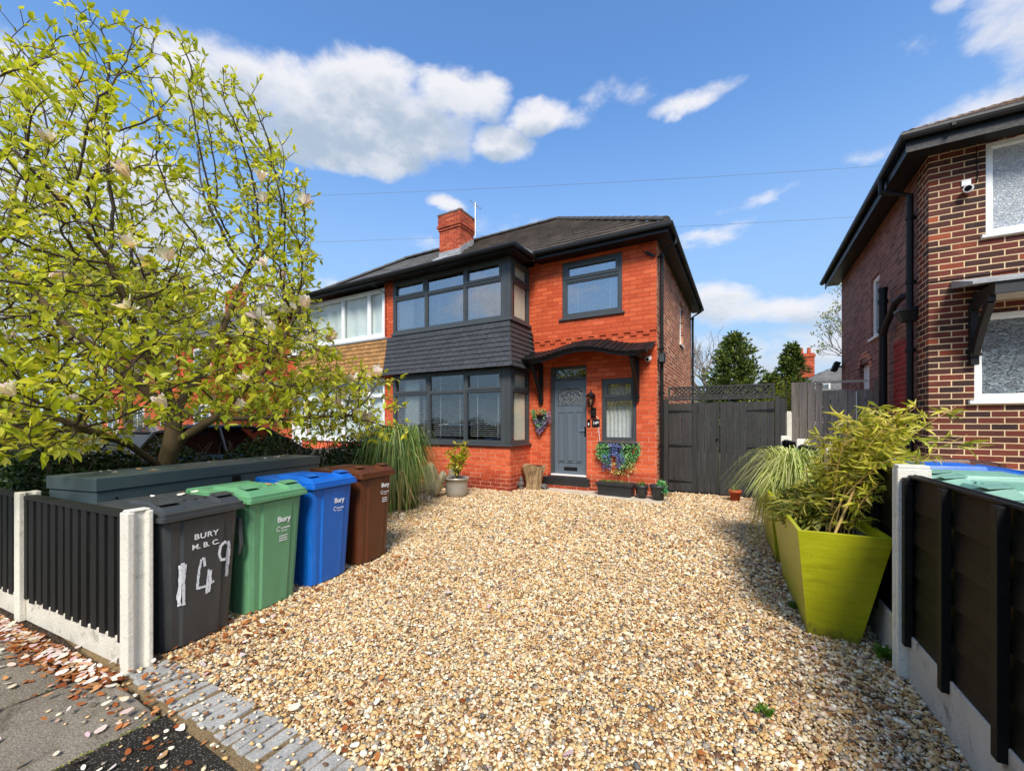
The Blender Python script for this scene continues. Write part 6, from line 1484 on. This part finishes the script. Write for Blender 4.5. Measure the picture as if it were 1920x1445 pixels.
def bare_tree(loc, h, label, seed, spread=.5, leaf=None, n_leaf=0, lsize=.1, name='bare_tree', mat=None):
    o = thing(name, label, 'tree', loc); r_ = random.Random(seed); big = MB(); small = MB(); tips = []
    def grow(p, d, l, r0, depth):
        q = [p]; v = d.copy()
        for k in range(3): v = (v+Vector((r_.gauss(0, .12), r_.gauss(0, .12), r_.gauss(.05, .08)))).normalized(); q.append(q[-1]+v*l/3)
        (big if r0 > .03 else small).tube(q, [r0, r0*.9, r0*.8, r0*.68], 7 if r0 > .03 else 3, False)
        if depth == 0 or r0 < .0035: tips.append((q[-1], v)); return
        for k in range(3 if depth > 2 else r_.choice((2, 3))):
            a = Vector((r_.gauss(0, 1), r_.gauss(0, 1), r_.gauss(.25, .5))).normalized(); grow(q[r_.choice((2, 3, 3))], (v+a*spread*r_.uniform(.7, 1.5)).normalized(), l*r_.uniform(.66, .86), r0*.60, depth-1)
    grow(Vector((0, 0, 0)), Vector((0, 0, 1)), h*.30, h*.022, 6)
    mt = mat or M['greytwig']; big.build('trunk', mt, o, local=True, smooth=True); small.build('branch', mt, o, local=True)
    if leaf is not None:
        P_ = []; D_ = []
        for _ in range(n_leaf):
            p, v = r_.choice(tips); P_.append(tuple(p-v*r_.uniform(0, .3)+Vector((r_.gauss(0, .1), r_.gauss(0, .1), r_.gauss(0, .1))))); D_.append((r_.gauss(0, 1), r_.gauss(0, 1), r_.gauss(.3, .7)))
        V, F = leaves(np.array(P_), np.array(D_), rng.uniform(lsize*.6, lsize*1.3, n_leaf), rng.uniform(lsize*.2, lsize*.34, n_leaf)); npmesh('crown', V, F, leaf, o, local=True)
    return o
bare_tree((-.9, 30, -.8), 8.6, 'bare leafless tree with fine twigs behind the broad conifer', 5, .62)
bare_tree((5.15, 22, -.5), 7.6, 'leafing tree showing past the far corner of the brown brick house', 9, .5, M['far_leaf'], 3200, .12, 'leafing_tree')
bare_tree((2.6, 15.5, -.3), 3.1, 'pale yellow green bush behind the weathered grey boards', 11, .7, M['far_leaf'], 3000, .085, 'garden_shrub')
bare_tree((1.05, 14.2, -.3), 2.9, 'green leafy shrub between the gate and the grey boards', 14, .6, M['shrub_yellow'], 2200, .075, 'garden_shrub')
bare_tree((-3.5, -13.5, 0), 8.5, 'street tree standing across the road', 21, .55, M['far_leaf'], 2200, .14, 'street_tree')
bare_tree((-17, 5.5, 0), 6.5, 'leafy tree beyond the neighbouring drive at far left', 23, .6, M['far_leaf'], 5200, .15, 'garden_tree')
# telephone cables behind the roofs
CG = 'telephone cables behind the roofs'
def cable(p, q, sag, label):
    mb = MB(); p, q = Vector(p), Vector(q); mb.tube([p.lerp(q, i/30)-Vector((0, 0, sag*4*(i/30)*(1-i/30))) for i in range(31)], .0055, 4, False); tag(mb.build('overhead_cable', M['leadline'], None), label, 'cable', CG)
ca, sa = math.cos(R(CAM_A)), math.sin(R(CAM_A))
cable((-24.5, 3.1, 9.35), (6.3, 20.5, 10.9), .25, 'thin upper telephone cable crossing the sky above the chimney')
cable((-24.5, 3.3, 7.75), (6.3, 20.5, 9.1), .2, 'thin lower telephone cable meeting the roof at the chimney')

# ================================================================== gravel and fallen petals (nobody could count them)
ICO = None
def ico():
    import bmesh
    bm = bmesh.new(); bmesh.ops.create_icosphere(bm, subdivisions=1, radius=1); V = np.array([v.co[:] for v in bm.verts]); F = np.array([[v.index for v in f.verts] for f in bm.faces]); bm.free(); return V, F
IV, IF = ico()
def drive_pts(y0, y1, s_):
    xs_ = np.arange(-5.9, .95, s_); ys_ = np.arange(y0, y1, s_*.92); X, Y = np.meshgrid(xs_, ys_); X[1::2] += s_/2
    P = np.stack([X.ravel(), Y.ravel()], 1)+rng.normal(0, s_*.27, (X.size, 2)); x, y = P[:, 0], P[:, 1]
    k = (x < .84-.034*(y-3.25)) & (y > 1.19+(x+3.2)*.02) & (y < 9.42)
    k &= ~((y < 3.7) & (x < -4.05)) & ~((y < 1.05) & (x < -3.1)) & ~((y > 7.74) & (x < -4.42)) & ~((x > -4.2) & (x < -1.30) & (y > 8.27-(x+4.2)*.13))& ~((x < -1.55) & (y > 8.7))
    # only where the camera or a step aside could look
    k &= ~((y < 1.6) & (x > 1.0)) & (x > -3.6-.75*(y-1.0))
    return P[k]
VS = []; FS = []; off = 0
for y0, y1, s_, sc in ((.98, 2.7, .0128, 1.), (2.7, 4.4, .0158, 1.16), (4.4, 9.45, .0225, 1.55)):
    P = drive_pts(y0, y1, s_); n = len(P)
    sz = np.exp(rng.normal(-.03, .36, n)).clip(.4, 2.2)*.0083*sc
    S3 = np.stack([sz*rng.uniform(.95, 1.5, n), sz*rng.uniform(.72, 1.05, n), sz*rng.uniform(.35, .72, n)], 1)
    shp = IV[None]*(1+rng.normal(0, .11, (n, 12, 1)))*S3[:, None, :]
    a, bq = rng.uniform(0, 6.283, n), rng.normal(0, .38, n)
    ca_, sa_ = np.cos(a), np.sin(a); cb_, sb_ = np.cos(bq), np.sin(bq)
    x = shp[..., 0]*cb_[:, None]-shp[..., 2]*sb_[:, None]; z = shp[..., 0]*sb_[:, None]+shp[..., 2]*cb_[:, None]; y = shp[..., 1]
    X = x*ca_[:, None]-y*sa_[:, None]+P[:, 0:1]; Y = x*sa_[:, None]+y*ca_[:, None]+P[:, 1:2]
    Z = z+(S3[:, 2]*.55+np.abs(rng.normal(0, .0055, n))+.006*np.sin(P[:, 0]*5.1)*np.sin(P[:, 1]*3.7)+.004)[:, None]
    VS.append(np.stack([X, Y, Z], -1).reshape(-1, 3)); FS.append((np.arange(n)[:, None, None]*12+IF[None]+off).reshape(-1, 3)); off += n*12
# strays on the setts, the tarmac edge and by the fence foot
n = 420; P = np.stack([rng.uniform(-3.3, -.8, n), 1.0+np.abs(rng.normal(0, .16, n))*rng.choice([-1, 1], n, p=[.35, .65])], 1); sz = np.exp(rng.normal(0, .25, n))*.0095
shp = IV[None]*(1+rng.normal(0, .11, (n, 12, 1)))*np.stack([sz*1.25, sz*.9, sz*.6], 1)[:, None, :]; a = rng.uniform(0, 6.28, n)
X = shp[..., 0]*np.cos(a)[:, None]-shp[..., 1]*np.sin(a)[:, None]+P[:, 0:1]; Y = shp[..., 0]*np.sin(a)[:, None]+shp[..., 1]*np.cos(a)[:, None]+P[:, 1:2]
Z = shp[..., 2]+np.where((P[:, 1] > .985) & (P[:, 1] < 1.2), .022, .010)[:, None]
VS.append(np.stack([X, Y, Z], -1).reshape(-1, 3)); FS.append((np.arange(n)[:, None, None]*12+IF[None]+off).reshape(-1, 3))
gv = npmesh('gravel', np.concatenate(VS), np.concatenate(FS), M['pebble'], smooth=True)
tag(gv, 'loose golden brown gravel covering the drive', 'gravel', kind='stuff')
def litter(name, label, cat, mat, pts, l0, l1, asp, flat=.25):
    P = np.array(pts); n = len(P); a = rng.uniform(0, 6.28, n)
    D_ = np.stack([np.cos(a), np.sin(a), rng.normal(0, flat, n)], 1)
    L = rng.uniform(l0, l1, n)[:, None]; Dn = unit(D_); rv = rng.normal(0, .25, (n, 3))+[0, 0, 1.]; N = unit(rv-(rv*Dn).sum(1, keepdims=True)*Dn); B = np.cross(Dn, N); cup = rng.uniform(-.1, .32, (n, 1))
    vs = [P+N*L*.02]
    for k in range(9):
        a_ = 2*math.pi*k/9; u = math.cos(a_)*.5; v_ = math.sin(a_)*asp*(1.12-.35*math.cos(a_)); vs.append(P+Dn*L*u*(1+rng.normal(0, .05, (n, 1)))+B*L*v_*(1+rng.normal(0, .10, (n, 1)))+N*L*cup*(u*u+v_*v_)*1.6)
    V = np.stack(vs, 1).reshape(-1, 3); b_ = (np.arange(n)*10)[:, None]
    F = [np.concatenate([b_+np.array([[0, k+1, (k+1) % 9+1]]) for k in range(9)])]
    tag(npmesh(name, V, F, mat, smooth=True), label, cat, kind='stuff')
pts = []
for _ in range(2300): x = rnd.uniform(-7, -3.15); pts.append((x, .96+(x+3.2)*.084-abs(rnd.gauss(0, .085)), .010+rnd.uniform(0, .012)))
for _ in range(150): pts.append((rnd.gauss(-3.05, .22), rnd.gauss(1.35, .28), .03+rnd.uniform(0, .01)))
for _ in range(170): pts.append((rnd.uniform(-3.35, -2.95)-.1*rnd.random(), rnd.uniform(1.2, 3.4), .034))
for _ in range(110): pts.append((rnd.uniform(-3.2, .6), 1.2+rnd.random()**1.5*4.5, .036))
for _ in range(60): pts.append((rnd.uniform(-3.3, -1.4), rnd.uniform(.75, 1.0), .014))
litter('dead_leaves', 'brown dead leaves drifted along the fence foot and among the gravel', 'leaf litter', M['dead_leaf'], pts, .018, .048, .26, .2)
pts = []
for _ in range(480): x = rnd.uniform(-7, -3.15); pts.append((x, .95+(x+3.2)*.084-abs(rnd.gauss(0, .065)), .018+rnd.uniform(0, .016)))
for _ in range(34): pts.append((rnd.gauss(-3.0, .25), rnd.gauss(1.5, .4), .04))
for _ in range(75): pts.append((rnd.uniform(-3.2, .7), 1.2+rnd.random()**1.6*5, .042))
for _ in range(45): pts.append((rnd.uniform(-4.8, -2.2), rnd.uniform(.45, .95), .016))
def boxpt(u, v): # on the storage box lid
    a = R(12.6); return (-4.15+math.cos(a)*u-math.sin(a)*v, 1.122+math.sin(a)*u+math.cos(a)*v, 1.102)
for _ in range(30): pts.append(boxpt(rnd.uniform(-.5, -.05), rnd.uniform(.1, 2.15)))
for bx, by in ((-3.5, 1.95), (-3.55, 2.55), (-3.45, 1.4)):
    for _ in range(5): pts.append((bx+rnd.uniform(-.25, .1), by+rnd.uniform(-.15, .15), .99))
litter('fallen_petals', 'white and pink magnolia petals fallen on the paving, box, bins and gravel', 'petals', M['fallen_petal'], pts, .022, .062, .26, .18)
n = 500; x = rng.uniform(-3.6, -2.55, n); litter('moss', 'green moss in the joints of the pavement', 'moss', M['bamboo_low'], [(-2.592+rnd.gauss(0, .006), rnd.uniform(.1, .94), .006) for _ in range(260)]+[(-3.393+rnd.gauss(0, .006), rnd.uniform(.3, .8), .006) for _ in range(60)], .005, .012, .3, .6)
